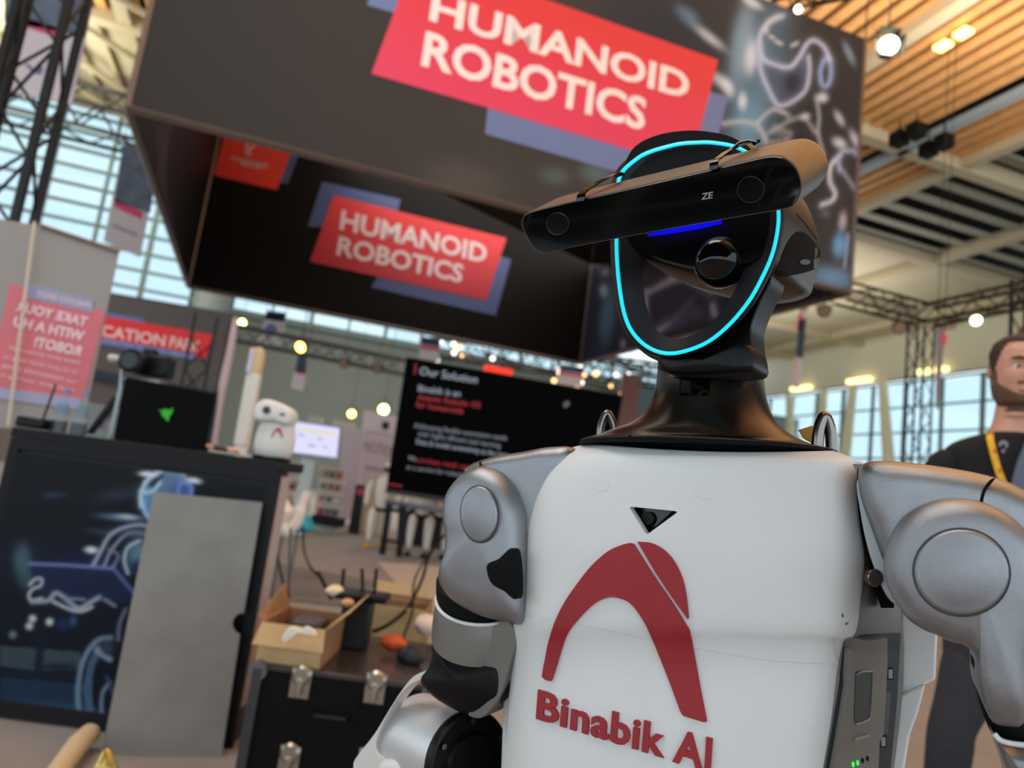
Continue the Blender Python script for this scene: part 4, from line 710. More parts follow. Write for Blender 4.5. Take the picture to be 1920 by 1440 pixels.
fbox('partition', [(688, 895), (746, 902), (720, 1010), (664, 1000)], 13.6, .15, mat('partition_cream', (222, 202, 176), .75), 'cream low partition left of the screen stand', 'partition')
# bright monitor on a white pole
r = thing('monitor', 'bright lavender monitor on a white pole behind the desk robot', 'monitor', P(590, 980, 11.)*np.array([1, 1, 0])); mp = (P(590, 820, 11.), yaw_back(0))
slab('monitor_frame', [(546, 787), (640, 800), (634, 862), (540, 850)], mp, .06, mat('frame_greylilac', (150, 148, 170), .5), r, smooth=False, bevel=.005)
slab('monitor_screen', [(549, 790), (637, 803), (631, 858), (543, 847)], (mp[0]-np.array([0, .004, 0]), mp[1]), .005, mat('monitor_lilac', (200, 200, 230), .5, emit=(206, 206, 240), estr=.75), r, smooth=False)
poly_on('yellow_bar', [(561, 801), (629, 812), (628, 819), (560, 808)], (mp[0]-np.array([0, .006, 0]), mp[1]), mat('bar_yellow', (222, 218, 176), .5, emit=(222, 218, 180), estr=.6), r)
for q in ((565, 815, 12, 4), (600, 822, 10, 4), (585, 835, 14, 5), (610, 838, 9, 4)): poly_on('screen_text_block', [(q[0]-q[2]/2, q[1]-q[3]/2), (q[0]+q[2]/2, q[1]-q[3]/2+1.5), (q[0]+q[2]/2, q[1]+q[3]/2+1.5), (q[0]-q[2]/2, q[1]+q[3]/2)], (mp[0]-np.array([0, .006, 0]), mp[1]), mat('block_lilac', (160, 160, 196), .5, emit=(168, 168, 206), estr=.6), r)
slab('monitor_pole', [(566, 853), (592, 857), (565, 1006), (545, 1004)], (mp[0]+np.array([0, .1, 0]), mp[1]), .15, mat('pole_greygreen', (188, 200, 194), .6), r, smooth=False, bevel=.02)
# shelves
for nm, px, cols, lb in (('a', [(533, 862), (560, 866), (546, 980), (512, 975)], 4, 'low white shelf unit with small goods left of the monitor pole'), ('b', [(600, 874), (645, 880), (634, 990), (588, 982)], 5, 'low white shelf unit with small goods right of the monitor pole')):
    Y = 12.6; r = thing('shelf_unit', lb, 'shelf', P(px[3][0], px[3][1], Y)*np.array([1, 1, 0])); px = [px[0], px[1], (px[2][0]-2, px[2][1]+8), (px[3][0]-2, px[3][1]+8)]; sp = (P(px[0][0], px[0][1], Y), yaw_back(0))
    slab('shelf_back', px, (sp[0]+np.array([0, .3, 0]), sp[1]), .03, mat('shelf_white', (214, 204, 194), .7), r, smooth=False)
    for k in range(cols+1):
        t = k/cols; a = lerp2(px[0], px[3], t); b_ = lerp2(px[1], px[2], t); slab('shelf_board', [a, b_, (b_[0]-.5, b_[1]+4), (a[0]-.5, a[1]+4)], sp, .3, mat('shelf_board_white', (224, 206, 190), .6), r, smooth=False)
    for k in range(cols-1):
        for j in range(3):
            t = (k+.5)/cols; a = lerp2(px[0], px[3], t); b_ = lerp2(px[1], px[2], t); x, y = lerp2(a, b_, .2+.3*j); cl = random.choice([(200, 84, 50), (70, 80, 96), (226, 222, 214), (110, 110, 104), (150, 60, 60), (60, 90, 110), (180, 150, 120)])
            w_ = random.uniform(3, 5); hh = random.uniform(4, 8); o = fbox('shelf_goods', [(x-w_, y-hh/2), (x+w_, y-hh/2+1), (x+w_-1, y+hh), (x-w_-1, y+hh-1)], Y-.0+.05, .12, mat('goods%s' % str(cl), cl, .6), 'small packaged goods on the low white shelves', 'goods', 'goods on the far shelves', bevel=.01)
o = fbox('dark_storage', [(585, 965), (640, 974), (636, 990), (580, 982)], 12.4, .4, M_black, 'dark strip of storage boxes at the foot of the right shelf unit', 'boxes')
# white robot arm on a stand
r = thing('robot_arm', 'white rounded robot arm on a thin stand right of the counter edge', 'robot arm', P(530, 1000, 6.)*np.array([1, 1, 0]))
MB().tube([P(a, b_, 6.) for a, b_ in crom([(530, 955), (524, 975), (536, 992), (552, 984), (562, 960), (572, 935), (577, 922)], 5, False)], [.06]*6+[.07]*6+[.05]*10+[.035]*9, 14).build('arm_link', mat('arm_white', (232, 220, 206), .45), r)
MB().tube([P(a, b_, 6.) for a, b_ in ((527, 938), (530, 960), (528, 985))], [.05, .10, .06], 14).build('arm_shoulder', mat('arm_white', (232, 220, 206), .45), r)
MB().tube([P(530, 985, 6.), P(530, 985, 6.)*np.array([1, 1, 0])], .02, 8).build('arm_stand', M_trussg, r)
o = pillow('plastic_bag', [(556, 966), (566, 962), (576, 970), (584, 990), (580, 998), (556, 998), (550, 990)], (P(566, 980, 7.), yaw_back(0)), .05, .08, .12, mat('teal_plastic', (40, 160, 176), .4, 0, .2, 12), None, N=40); tag(o, 'turquoise plastic bag hanging right of the white robot arm', 'bag')
o = MB().tube([P(566, 962, 7.05), P(568, 940, 7.05), P(568, 940, 7.05)*np.array([1, 1, 0])], .012, 6).build('bag_stand', M_trussg); o.parent = bpy.data.objects['plastic_bag']; o['label'] = 'grey pole the bag hangs on'
for v_ in o.data.vertices: pass
# white column
r = thing('white_pillar', 'tall slim white pillar with a beige upper end behind the desk robot', 'pillar', P(460, 880, 5.2)*np.array([1, 1, 0])); wp = (P(470, 750, 5.2), yaw_back(0))
slab('pillar_shaft', [(462, 695), (485, 700), (460, 838), (436, 834)], wp, .09, mat('pillar_white', (224, 220, 212), .6), r, bevel=.012); slab('pillar_head', [(468, 652), (489, 650), (491, 664), (484, 702), (462, 698)], wp, .09, mat('pillar_beige', (220, 192, 150), .6), r, bevel=.012); slab('pillar_sign', [(470, 655), (476, 655), (468, 697), (461, 695)], (wp[0]-np.array([0, .02, 0]), wp[1]), .02, mat('sign_lilac', (212, 206, 224), .6), r, smooth=False)
b0 = P(448, 836, 5.2); MB().tube([(b0[0], b0[1]+.05, 0), (b0[0], b0[1]+.05, b0[2])], .05, 10).build('pillar_foot', mat('pillar_white', (224, 220, 212), .6), r)
# row of far robots behind the screen stand
def farbot(x, yb, Y, label, h=1.3, shoes=None):
    c = PZ(x, yb, 0.) if False else P(x, yb, Y); c[2] = 0.; r = thing('exhibit_robot', label, 'robot', c, 'white exhibit robots behind the big screen')
    Mw = mat('bot_white', (232, 220, 208), .5)
    for s in (-1, 1):
        MB().tube([c+[s*.11, 0, .62*h/1.3], c+[s*.13, -.03, .36], c+[s*.12, .02, .06]], [.075, .06, .045], 12).build('leg', Mw, r, sub=1)
        MB().box(c+[s*.12, -.04, .03], (.09, .2, .06)).build('foot', shoes or M_black, r, bevel=.02)
        MB().tube([c+[s*.2, 0, 1.02], c+[s*.25, 0, .8], c+[s*.22, -.08, .6]], [.055, .045, .035], 10).build('arm', Mw, r, sub=1)
    MB().tube([c+[0, 0, .58], c+[0, 0, .7], c+[0, 0, .95], c+[0, 0, 1.06], c+[0, 0, 1.1]], [.10, .11, .15, .12, .04], 14).build('torso', Mw, r, sub=1)
    MB().tube([c+[0, 0, 1.08], c+[0, 0, 1.14], c+[0, 0, 1.24], c+[0, 0, 1.3]], [.04, .07, .075, .03], 14).build('head', Mw, r, sub=1); MB().box(c+[0, -.06, 1.19], (.10, .04, .09)).build('face_visor', M_gloss, r, bevel=.015); MB().box(c+[0, 0, .6], (.16, .12, .1)).build('hip_joint', M_blackm, r, bevel=.02)
farbot(706, 1012, 8.8+2.2, 'white exhibit robot with orange feet left of the screen stand legs', shoes=mat('orange_shoe', (214, 150, 30), .5)); farbot(733, 1014, 11.4, 'white exhibit robot seen between the screen stand legs', shoes=mat('orange_shoe', (214, 150, 30), .5))
farbot(783, 1020, 10.6, 'white exhibit robot right of the screen stand legs'); farbot(816, 1026, 10.8, 'white exhibit robot nearest the silver arm of the big robot'); 0 and farbot(668, 1010, 12.4, 'white exhibit robot furthest left by the black roller banner')
fbox('dark_curtain', [(755, 945), (850, 958), (838, 1034), (748, 1024)], 12.3, .1, mat('curtain_charcoal', (34, 32, 32), .9), 'dark curtain behind the row of white exhibit robots', 'curtain')
q = P(934, 690, 20.05); tag(MB().tube([q, (q[0], q[1], 12.1)], .012, 5).build('hanging_cable', M_trussg), 'steel cable holding up the small red sign', 'cable')
fbox('red_sign', [(908, 683), (962, 693), (960, 705), (906, 695)], 20., .1, mat('sign_red_lit', (235, 60, 40), .5, emit=(240, 60, 40), estr=.8), 'small glowing red sign above the big screen', 'sign')
fbox('booth_tower', [(1168, 700), (1200, 704), (1184, 1030), (1140, 1022)], 18., .2, mat('tower_brown', (120, 84, 78), .7), 'brown and red booth tower left of the robot neck', 'booth')
fbox('booth_wall', [(1196, 720), (1240, 728), (1220, 1000), (1178, 994)], 24., .2, mat('tower_teal', (70, 96, 104), .7), 'teal booth wall seen just left of the robot neck', 'booth wall')
# people far away: brown figure by the shelves
# ================================================================ THE HUMANOID ROBOT IN FRONT
BODY_YAW = 30.; BB = yaw_back(BODY_YAW); T0 = P(1290, 1050, .60)
def B(yl=0.): return (T0+BB*yl, BB)
floorpt = T0+BB*.08; robot = thing('humanoid_robot', 'large white and silver humanoid robot with glowing cyan face ring and red chest emblem', 'robot', (floorpt[0], floorpt[1], 0))
RO = robot
# ---- torso front shell
rows = [((1100, 832), (1562, 845), .026), ((1064, 842), (1586, 853), .018), ((1032, 856), (1601, 862), .011), ((1004, 888), (1606, 885), .005), ((984, 935), (1607, 930), .002),
        ((973, 985), (1611, 985), 0), ((966, 1040), (1620, 1050), -.001), ((958, 1120), (1613, 1120), 0), ((951, 1170), (1604, 1186), .002), ((948, 1200), (1586, 1206), .007), ((947, 1240), (1580, 1245), .010),
        ((945, 1290), (1572, 1300), .0095), ((943, 1350), (1562, 1360), .008), ((940, 1440), (1546, 1445), .007), ((938, 1500), (1536, 1510), .008), ((936, 1600), (1518, 1600), .014)]
S_ = [0, .006, .015, .03, .05, .08, .12, .18, .26, .35, .45, .55, .65, .74, .82, .88, .92, .95, .97, .985, .994, 1.]
rr = crom([np.array([*a, *b, c]) for a, b, c in rows], 3, False)
G = []
for k, q in enumerate(rr):
    g = []; top = max(0, 1-k/6.)
    for s in S_:
        x = q[0]*(1-s)+q[2]*s; y = q[1]*(1-s)+q[3]*s+8*math.sin(math.pi*s)*top
        dl = .030*(1-min(1, s/.13))**2.6; dr = .018*(1-min(1, (1-s)/.10))**2.6; mid = -.010*math.sin(math.pi*s)
        g.append(PL(x, y, B(q[4]+dl+dr+mid)))
    G.append(g)
nr, nc = len(G), len(S_); v = [p for g in G for p in g]; v2 = [p+BB*.012 for p in v]; f = []
for i in range(nr-1):
    for j in range(nc-1):
        a = i*nc+j; f += [(a, a+1, a+nc+1, a+nc), (a+nr*nc, a+nc+nr*nc, a+nc+1+nr*nc, a+1+nr*nc)]
bd = [(0*nc+j) for j in range(nc)]+[i*nc+nc-1 for i in range(1, nr)]+[(nr-1)*nc+j for j in range(nc-2, -1, -1)]+[i*nc for i in range(nr-2, 0, -1)]
for a, b in zip(bd, bd[1:]+bd[:1]): f.append((a, b, b+nr*nc, a+nr*nc))
shell = obj('chest_shell', v+v2, f, M_white, RO, auto=50)
b_chest = bvh_of(shell)
# triangular opening cut through the shell
def rtri(p, r=.07):
    o = []
    for i in range(3):
        a, c, d = p[i-1], p[i], p[(i+1) % 3]; A = lerp2(c, a, r); D = lerp2(c, d, r); o += [A, lerp2(lerp2(A, D, .5), c, .45), D]
    return o
tri = rtri([(1161, 947), (1259, 957), (1197, 1003)])
cv, cf = prism([PL(a[0], a[1], B(-.03)) for a in tri], BB*.07); cutter = obj('cutter', cv, cf, None)
md = shell.modifiers.new('b', 'BOOLEAN'); md.object = cutter; md.solver = 'EXACT'
bpy.context.view_layer.update(); dg = bpy.context.evaluated_depsgraph_get(); nm = bpy.data.meshes.new_from_object(shell.evaluated_get(dg)); shell.modifiers.clear()
shell.data = nm; bpy.data.objects.remove(cutter); shell.data.set_sharp_from_angle(angle=math.radians(40))
slab('chest_sensor_window', [(1152, 940), (1270, 949), (1200, 1014)], B(.013), .01, M_gloss, RO)
# lens inside
c = PL(1216, 972, B(.012)); MB().tube([c, c-BB*.004], .006, 20).build('chest_camera_lens', M_black, RO)
# bevelled lip around the opening is the shell itself; embossed round marks
for cx, cy, rx, ry, rot in ((1127, 905, 16, 16.5, -40), (1322, 918, 21.5, 18, 0)):
    stick('round_plug', circ(cx, cy, rx, ry, 40, rot), b_chest, .0004, M_white, RO, cut=12)
# scuffs
for q in ([(1577, 1152), (1581, 1150), (1582, 1157), (1579, 1158)], [(1584, 1168), (1591, 1166), (1589, 1171), (1585, 1172)]):
    stick('scuff', q, b_chest, .00015, mat('scuff_grey', (105, 105, 105), .8), RO)
# seams of the two printed halves
seam = crom([(949, 1143), (1040, 1165), (1140, 1182), (1240, 1204), (1350, 1224), (1460, 1240), (1582, 1246)], 8, False)
ml = MB(); ml.tube([sum(hit(b_chest, a[0], a[1]))*0+hit(b_chest, a[0], a[1])[0] for a in seam], .00022, 5); ml.build('shell_seam', mat('seam_grey', (186, 188, 190), .8), RO)
# ---- red emblem
arch = crom([(1019, 1268), (1024, 1236), (1031, 1199), (1043, 1164), (1060, 1130), (1083, 1096), (1110, 1062), (1140, 1035), (1165, 1023), (1184, 1018)], 4, False)
arch += crom([(1190, 1020), (1225, 1076), (1262, 1130), (1294, 1181)], 3, False)
arch += crom([(1297, 1195), (1306, 1245), (1316, 1300), (1326, 1350)], 3, False)[0:]
arch += [(1325, 1353), (1320, 1353), (1284, 1342), (1280, 1338)]
arch += crom([(1277, 1333), (1262, 1292), (1242, 1240), (1222, 1190), (1205, 1158), (1185, 1132), (1163, 1121), (1140, 1120), (1115, 1132), (1090, 1156), (1066, 1186), (1055, 1215), (1046, 1245), (1037, 1273)], 4, False)
arch += [(1034, 1277), (1024, 1274)]
stick('emblem_arch', [(float(a[0]), float(a[1])) for a in arch], b_chest, .0026, M_red, RO, cut=22, bevel=.0005)
half = crom([(1197, 1016), (1222, 1018), (1245, 1030), (1265, 1052), (1280, 1083), (1288, 1118), (1292, 1158)], 5, False)+crom([(1291, 1160), (1262, 1120), (1230, 1072)], 3, False)
stick('emblem_half', [(float(a[0]), float(a[1])) for a in half], b_chest, .0026, M_red, RO, cut=22, bevel=.0005)
def chest_text(s, x0, x1, name):
    m2 = text_mesh(s, .030, .12, 1.06); xs = [q[0] for q in m2[0]]; a, b_ = min(xs), max(xs)
    def fn(x, y):
        t = (x-a)/(b_-a); bx = x0[0]+(x1[0]-x0[0])*t; by = x0[1]+(x1[1]-x0[1])*t; hh = y/.73
        ux = x0[2]+(x1[2]-x0[2])*t; uy = x0[3]+(x1[3]-x0[3])*t; return hit(b_chest, bx+ux*hh, by+uy*hh)
    return thick2d(name, m2, fn, .0027, M_red, RO, low=.001, bevel=.0003)
chest_text('Binabik', (1008, 1345, 4, -54), (1246, 1418, 5, -58), 'raised_lettering')
chest_text('AI', (1262, 1424, 5, -60), (1333, 1450, 4, -68), 'raised_lettering')
# ---- torso core (grey side), loft of quads
crow = [(868, 1010, 1604, 1650), (900, 992, 1606, 1652), (960, 982, 1609, 1656), (1040, 974, 1617, 1664), (1120, 966, 1611, 1690), (1186, 960, 1602, 1698), (1212, 958, 1584, 1699), (1280, 955, 1574, 1698), (1360, 950, 1560, 1690), (1440, 948, 1545, 1680), (1600, 944, 1516, 1660)]
rings = []
for y, xl, xr, xb in crow:
    q = [PL(xl, y, B(.03)), PL(xr-1, y+2, B(.022)), PL(xr*.7+xb*.3, y+2, B(.055)), PL(xb-4, y+2, B(.125)), PL(xb-30, y+2, B(.15)), PL(xl+60, y, B(.15)), PL(xl+14, y, B(.11))]; rings.append(q)
v, f = loft(rings); core = obj('torso_core', v, f, M_dgrey, RO, auto=30); b_core = bvh_of(core)
slab('torso_top', [(1010, 872), (1100, 836), (1330, 846), (1562, 850), (1640, 872), (1400, 900)], B(.05), .08, M_white, RO, bevel=.004)
# battery bay
stick('battery_bay', [(1584, 1192), (1650, 1188), (1686, 1187), (1684, 1215), (1679, 1310), (1672, 1385), (1666, 1445), (1664, 1490), (1540, 1490), (1550, 1430), (1572, 1290), (1581, 1215)], b_core, .0015, mat('bay_dark', (38, 42, 46), .6), RO)
bat = stick('battery', [(1586, 1199), (1594, 1194), (1650, 1192), (1650, 1245), (1647, 1310), (1643, 1372), (1636, 1385), (1634, 1425), (1630, 1490), (1542, 1490), (1551, 1440), (1566, 1352), (1577, 1282), (1583, 1215)], b_core, .006, mat('battery_grey', (118, 114, 109), .5, 0, .03), RO, bevel=.001)
b_bat = bvh_of(bat)
stick('battery_grip_recess', [(1604, 1262), (1608, 1258), (1631, 1257), (1634, 1262), (1631, 1340), (1626, 1350), (1603, 1355), (1601, 1345)], b_bat, .0006, mat('grip_recess', (64, 68, 68), .6), RO)
gr = MB(); gr.tube([hit(b_bat, *a)[0]+hit(b_bat, *a)[1]*.001 for a in crom([(1604, 1264), (1612, 1259), (1628, 1258), (1634, 1262), (1633, 1300), (1630, 1340), (1622, 1350), (1603, 1357)], 4, False)], .0007, 6)
gr.build('battery_grip', mat('grip_rim', (140, 136, 130), .35), RO)
stick('battery_latch_lip', [(1599, 1382), (1626, 1375), (1629, 1379), (1601, 1388)], b_bat, .0016, mat('lip', (150, 142, 132), .5), RO)
for i, (x, y, on) in enumerate(((1599, 1433, 1), (1607.5, 1430, 1), (1617, 1426, 0), (1626, 1422, 0))):
    o = stick('battery_led', circ(x, y, 2.2, 5, 12), b_bat, .0005, M_green if on else M_blackm, RO)
    if on: o['label'] = 'lit green indicator'
for (x, y) in ((1664, 1262), (1651, 1388)):
    o = stick('bay_clip', [(x-7, y-11), (x+6, y-12), (x+6, y+12), (x-7, y+11)], b_core, .0022, M_blackm, RO)
    stick('bay_clip_tab', [(x-5, y-8), (x+2, y-9), (x+2, y+8), (x-5, y+8)], b_core, .0032, mat('tab_grey', (135, 142, 148), .4), RO)
stick('bay_channel', [(1652, 1296), (1666, 1296), (1660, 1374), (1648, 1376)], b_core, .0022, mat('bay_channel', (66, 76, 82), .6), RO)
# rear covers
slab('rear_cover', [(1690, 1130), (1712, 1150), (1758, 1186), (1754, 1275), (1698, 1302), (1684, 1300)], B(.135), .05, M_white, RO, bevel=.002)
slab('rear_cover', [(1684, 1304), (1735, 1284), (1722, 1335), (1706, 1380), (1696, 1440), (1690, 1520), (1660, 1520)], B(.13), .05, M_white, RO, bevel=.002)
# ---- collar and neck
def necksec(xl, yl_, xr, yr, ry, N=48, yc=.07, p=2.2):
    a = PL(xl, yl_, B(yc)); b_ = PL(xr, yr, B(yc)); c = (a+b_)/2; ex = (b_-a)/2; o = []
    for k in range(N):
        t = 2*math.pi*k/N; cx = math.copysign(abs(math.cos(t))**(2/p), math.cos(t)); sy = math.copysign(abs(math.sin(t))**(2/p), math.sin(t))
        o.append(c+ex*cx+BB*ry*sy)
    return o
nk = [(1098, 836, 1568, 852, .066), (1097, 829, 1567, 845, .068), (1118, 824, 1535, 838, .066), (1150, 813, 1500, 824, .064), (1180, 803, 1478, 811, .061), (1204, 789, 1459, 795, .057), (1222, 768, 1445, 772, .052), (1232, 742, 1436, 744, .048), (1236, 714, 1432, 716, .046), (1238, 686, 1431, 690, .045), (1238, 660, 1431, 664, .045)]
rings = [necksec(*a) for a in crom([np.array(q, float) for q in nk], 3, False)]
v, f = loft(rings); neck = obj('neck_collar', v, f, M_neck, RO, auto=60); b_neck = bvh_of(neck)
g = necksec(1096, 838, 1572, 853, .072); g2 = necksec(1096, 832, 1572, 847, .072); v, f = loft([g, g2]); obj('collar_gasket', v, f, M_blackm, RO)
stick('neck_slot', [(1255, 676), (1362, 680), (1362, 708), (1332, 716), (1330, 742), (1275, 742), (1275, 712), (1256, 707)], b_neck, .0006, M_gloss, RO, cut=12)
stick('neck_slot_plate', [(1278, 714), (1296, 715), (1296, 738), (1278, 738)], b_neck, .0016, M_black, RO, cut=12)
for x, y in ((1181, 818), (1227, 825), (1288, 828), (1406, 836), (1460, 838)):
    stick('screw_hole', circ(x, y, 3.2, 2.4, 12, -20), b_neck, .0004, M_blackm, RO)
# lifting eyes
def eyebolt(x0, yb, x1, yt, r, yl, lean=0):
    pts = crom([(x0, yb), (x0+3, (yb+yt)/2), (x0+8, yt+14), ((x0+x1)/2+1, yt+3), (x1-6, yt+13), (x1, (yb+yt)/2), (x1+2, yb+4)], 5, False)
    dy = np.linspace(0, .012, len(pts)); o = MB(); o.tube([PL(a[0], a[1], B(yl+d)) for a, d in zip(pts, dy)], r, 12); return o.build('lifting_eye', M_chrome, RO)
eyebolt(1123, 838, 1152, 772, .0039, .085); eyebolt(1531, 852, 1558, 778, .0050, .06)
slab('yellow_strap_tag', [(1496, 806), (1524, 797), (1531, 828), (1524, 832), (1506, 822)], B(.12), .006, mat('yellow_webbing', (196, 140, 40), .6), RO, bevel=.001)
# ---- right-hand-side-of-picture shoulder (its left arm)
slab('shoulder_bracket', crom([(1606, 900), (1612, 960), (1624, 1020), (1640, 1070), (1662, 1118), (1684, 1137), (1690, 1128), (1672, 1090), (1658, 1040), (1646, 980), (1640, 920)], 4), B(.02), .02, M_steel, RO, bevel=.002)
slab('shoulder_gap', [(1604, 892), (1632, 890), (1668, 1000), (1676, 1140), (1652, 1140), (1630, 1080), (1608, 1000)], B(.05), .02, M_blackm, RO)
bc = PL(1633, 1082, B(.012)); ml = MB(); ml.tube([bc, bc-BB*.006+np.array([.004, 0, 0])], .0065, 20).build('bracket_bolt', M_chrome, RO, bevel=.0008)
pillow('shoulder_yoke', [(1609, 900), (1613, 876), (1628, 866), (1660, 864), (1720, 869), (1790, 879), (1850, 891), (1900, 908), (1960, 945), (2000, 1000), (2000, 1080), (1900, 1120), (1760, 1120), (1690, 1110), (1660, 1060), (1634, 990), (1616, 940)], B(-.002), .02, .02, .10, M_silver, RO, smooth_pts=4, N=110, cen=(1780, 1000))
for q in ([(1853, 893), (1866, 900), (1846, 934), (1838, 940)],):
    slab('yoke_joint_gap', crom([(1866, 896), (1862, 903), (1848, 922), (1842, 945), (1836, 945), (1843, 918), (1856, 900)], 3), B(-.0225), .002, M_blackm, RO)
pillow('shoulder_cap', [(1657, 1047), (1666, 1012), (1685, 977), (1712, 955), (1744, 941), (1779, 934), (1820, 936), (1860, 948), (1900, 972), (1935, 1010), (1955, 1060), (1955, 1120), (1940, 1180), (1925, 1260), (1920, 1354), (1890, 1362), (1862, 1354), (1846, 1325), (1835, 1290), (1832, 1240), (1815, 1213), (1780, 1202), (1755, 1190), (1730, 1180), (1697, 1155), (1668, 1108), (1658, 1075)], B(-.03), .018, .021, .07, M_silver2, RO, smooth_pts=4, N=120, cen=(1830, 1090))
pillow('shoulder_disc', circ(1803, 1073, 90, 81, 40, 8), B(-.0505), .003, .0065, .016, M_silver2, RO, smooth_pts=0, N=64)
ring_ = [PL(a[0], a[1], B(-.0508)) for a in circ(1803, 1073, 91.5, 82.5, 64, 8)]; MB().tube(ring_, .0005, 6, closed=True).build('disc_groove', mat('groove', (70, 70, 72), .7), RO)
pillow('elbow_joint', [(1826, 1235), (1845, 1240), (1850, 1300), (1870, 1350), (1930, 1360), (1935, 1400), (1880, 1392), (1858, 1372), (1846, 1345), (1834, 1300)], B(-.0), .008, .01, .03, M_blackm, RO, N=60)
pillow('forearm_sleeve', [(1858, 1366), (1868, 1385), (1900, 1398), (1960, 1402), (1990, 1440), (1990, 1560), (1920, 1560), (1895, 1470), (1874, 1410)], B(-.02), .012, .016, .06, M_silver, RO, N=80)
MB().tube([PL(a[0], a[1], B(-.034)) for a in crom([(1864, 1376), (1880, 1390), (1920, 1397), (1970, 1398)], 5, False)], .0016, 8).build('sleeve_rim', M_white, RO)
# ---- left-of-picture shoulder and arm (its right arm)
pillow('shoulder_yoke', [(874, 888), (884, 872), (905, 863), (935, 855), (985, 847), (1040, 838), (1080, 850), (1075, 960), (1040, 1040), (985, 1040), (970, 960), (930, 900)], B(.028), .014, .014, .09, M_silver, RO, smooth_pts=4, N=90, cen=(990, 930))
pillow('shoulder_cap', [(903, 874), (872, 888), (850, 913), (839, 941), (838, 975), (843, 1007), (840, 1044), (830, 1074), (832, 1098), (848, 1122), (873, 1140), (907, 1156), (950, 1166), (985, 1164), (990, 1080), (988, 1010), (985, 965), (972, 925), (950, 895), (928, 880)], B(.012), .02, .024, .075, M_silver2, RO, smooth_pts=4, N=110, cen=(912, 1000))
pillow('shoulder_disc', circ(899, 964, 35, 53, 40, -3), B(-.0118), .0025, .005, .012, M_silver2, RO, smooth_pts=0, N=64)
MB().tube([PL(a[0], a[1], B(-.0121)) for a in circ(899, 964, 35.8, 53.8, 64, -3)], .0005, 6, closed=True).build('disc_groove', mat('groove', (70, 70, 72), .7), RO)
slab('yoke_joint_gap', [(898, 867), (901, 866), (902, 876), (899, 876)], B(.012), .002, M_blackm, RO)
pillow('inner_joint', [(914, 1058), (935, 1048), (965, 1030), (970, 1120), (945, 1108), (924, 1096), (915, 1078)], B(-.012), .002, .003, .01, M_blackm, RO, N=50)
# upper-arm sleeve: a real tube, tilted
def tilt_ring(cx, cy, ax, ay, bx, by, yl, n=48, deep=.045):
    c = PL(cx, cy, B(yl)); A = PL(cx+ax, cy+ay, B(yl))-c; Bv = PL(cx+bx, cy+by, B(yl))-c-BB*deep; return [c+A*math.cos(t)+Bv*math.sin(t) for t in np.linspace(0, 2*math.pi, n, endpoint=False)]
v, f = loft([tilt_ring(905, 1085, 74, 22, -8, 36, .06), tilt_ring(905, 1130, 74, 22, -8, 36, .06)]); obj('arm_band', v, f, M_blackm, RO)
def sleeve_rings(sc): return [tilt_ring(912, 1119, 82*sc, 26*sc, -9*sc, 40*sc, .055), tilt_ring(909, 1145, 84*sc, 28*sc, -9*sc, 40*sc, .055), tilt_ring(905, 1170, 83*sc, 30*sc, -9*sc, 40*sc, .055), tilt_ring(900, 1192, 78*sc, 30*sc, -8*sc, 38*sc, .055)]
outer = sleeve_rings(1.); inner = sleeve_rings(.93); v, f = loft(outer+inner[::-1], closed=True); obj('upper_arm_sleeve', v, f, M_sleeve, RO, auto=50)
MB().tube([(a*.97+b*.03) for a, b in zip(tilt_ring(910, 1118, 80, 25.5, -9, 39, .055), inner[0])], .0017, 8, closed=True).build('sleeve_rim', M_white, RO)
pillow('elbow_cover', [(816, 1200), (840, 1212), (880, 1230), (935, 1240), (960, 1250), (960, 1300), (940, 1318), (905, 1342), (872, 1336), (840, 1320), (815, 1302), (793, 1274), (808, 1250), (816, 1225)], B(.034), .018, .022, .05, mat('black_rubber', (10, 10, 11), .5, spec=.25), RO, N=80, cen=(880, 1270))
slab('elbow_bracket', crom([(903, 1250), (904, 1280), (896, 1308), (878, 1338), (888, 1346), (905, 1345), (925, 1324), (941, 1298), (955, 1250), (968, 1200), (950, 1160), (925, 1180), (906, 1215)], 4), B(.020), .035, M_sleeve, RO, bevel=.006, bseg=4)
# forearm drum
A0 = PL(784, 1386, B(.100)); A1 = PL(880, 1430, B(.06)); ax = (A1-A0)/np.linalg.norm(A1-A0)
Lc = PL(800, 1376, B(.06)); rad = np.linalg.norm(PL(808, 1376, B(.08))-PL(880, 1376, B(.08)))*.98
e1 = np.cross(ax, [0, 0, 1.]); e1 /= np.linalg.norm(e1); e2 = np.cross(e1, ax)
def drum(t, r, n=56): c = A0+(A1-A0)*t; return [c+(e1*math.cos(a)+e2*math.sin(a))*r for a in np.linspace(0, 2*math.pi, n, endpoint=False)]
v, f = loft([drum(0, rad), drum(.08, rad), drum(.9, rad), drum(.93, rad*.99)]); obj('forearm_drum', v, f, M_forearm, RO, auto=50)
v, f = loft([drum(.93, rad*1.02), drum(.99, rad*1.03), drum(1.02, rad*1.0), drum(1.03, rad*.94), drum(1.0, rad*.90), drum(1.0, rad*.62), drum(1.06, rad*.56), drum(1.06, rad*.02)]); obj('drum_end_cover', v, f, M_black, RO, auto=35)
for a in (.5, 1.5, 2.6, 3.7, 4.8, 5.9):
    c = A0+(A1-A0)*1.03+(e1*math.cos(a)+e2*math.sin(a))*rad*.84; MB().tube([c, c+ax*.003], .0028, 12).build('cover_screw', M_chrome, RO)
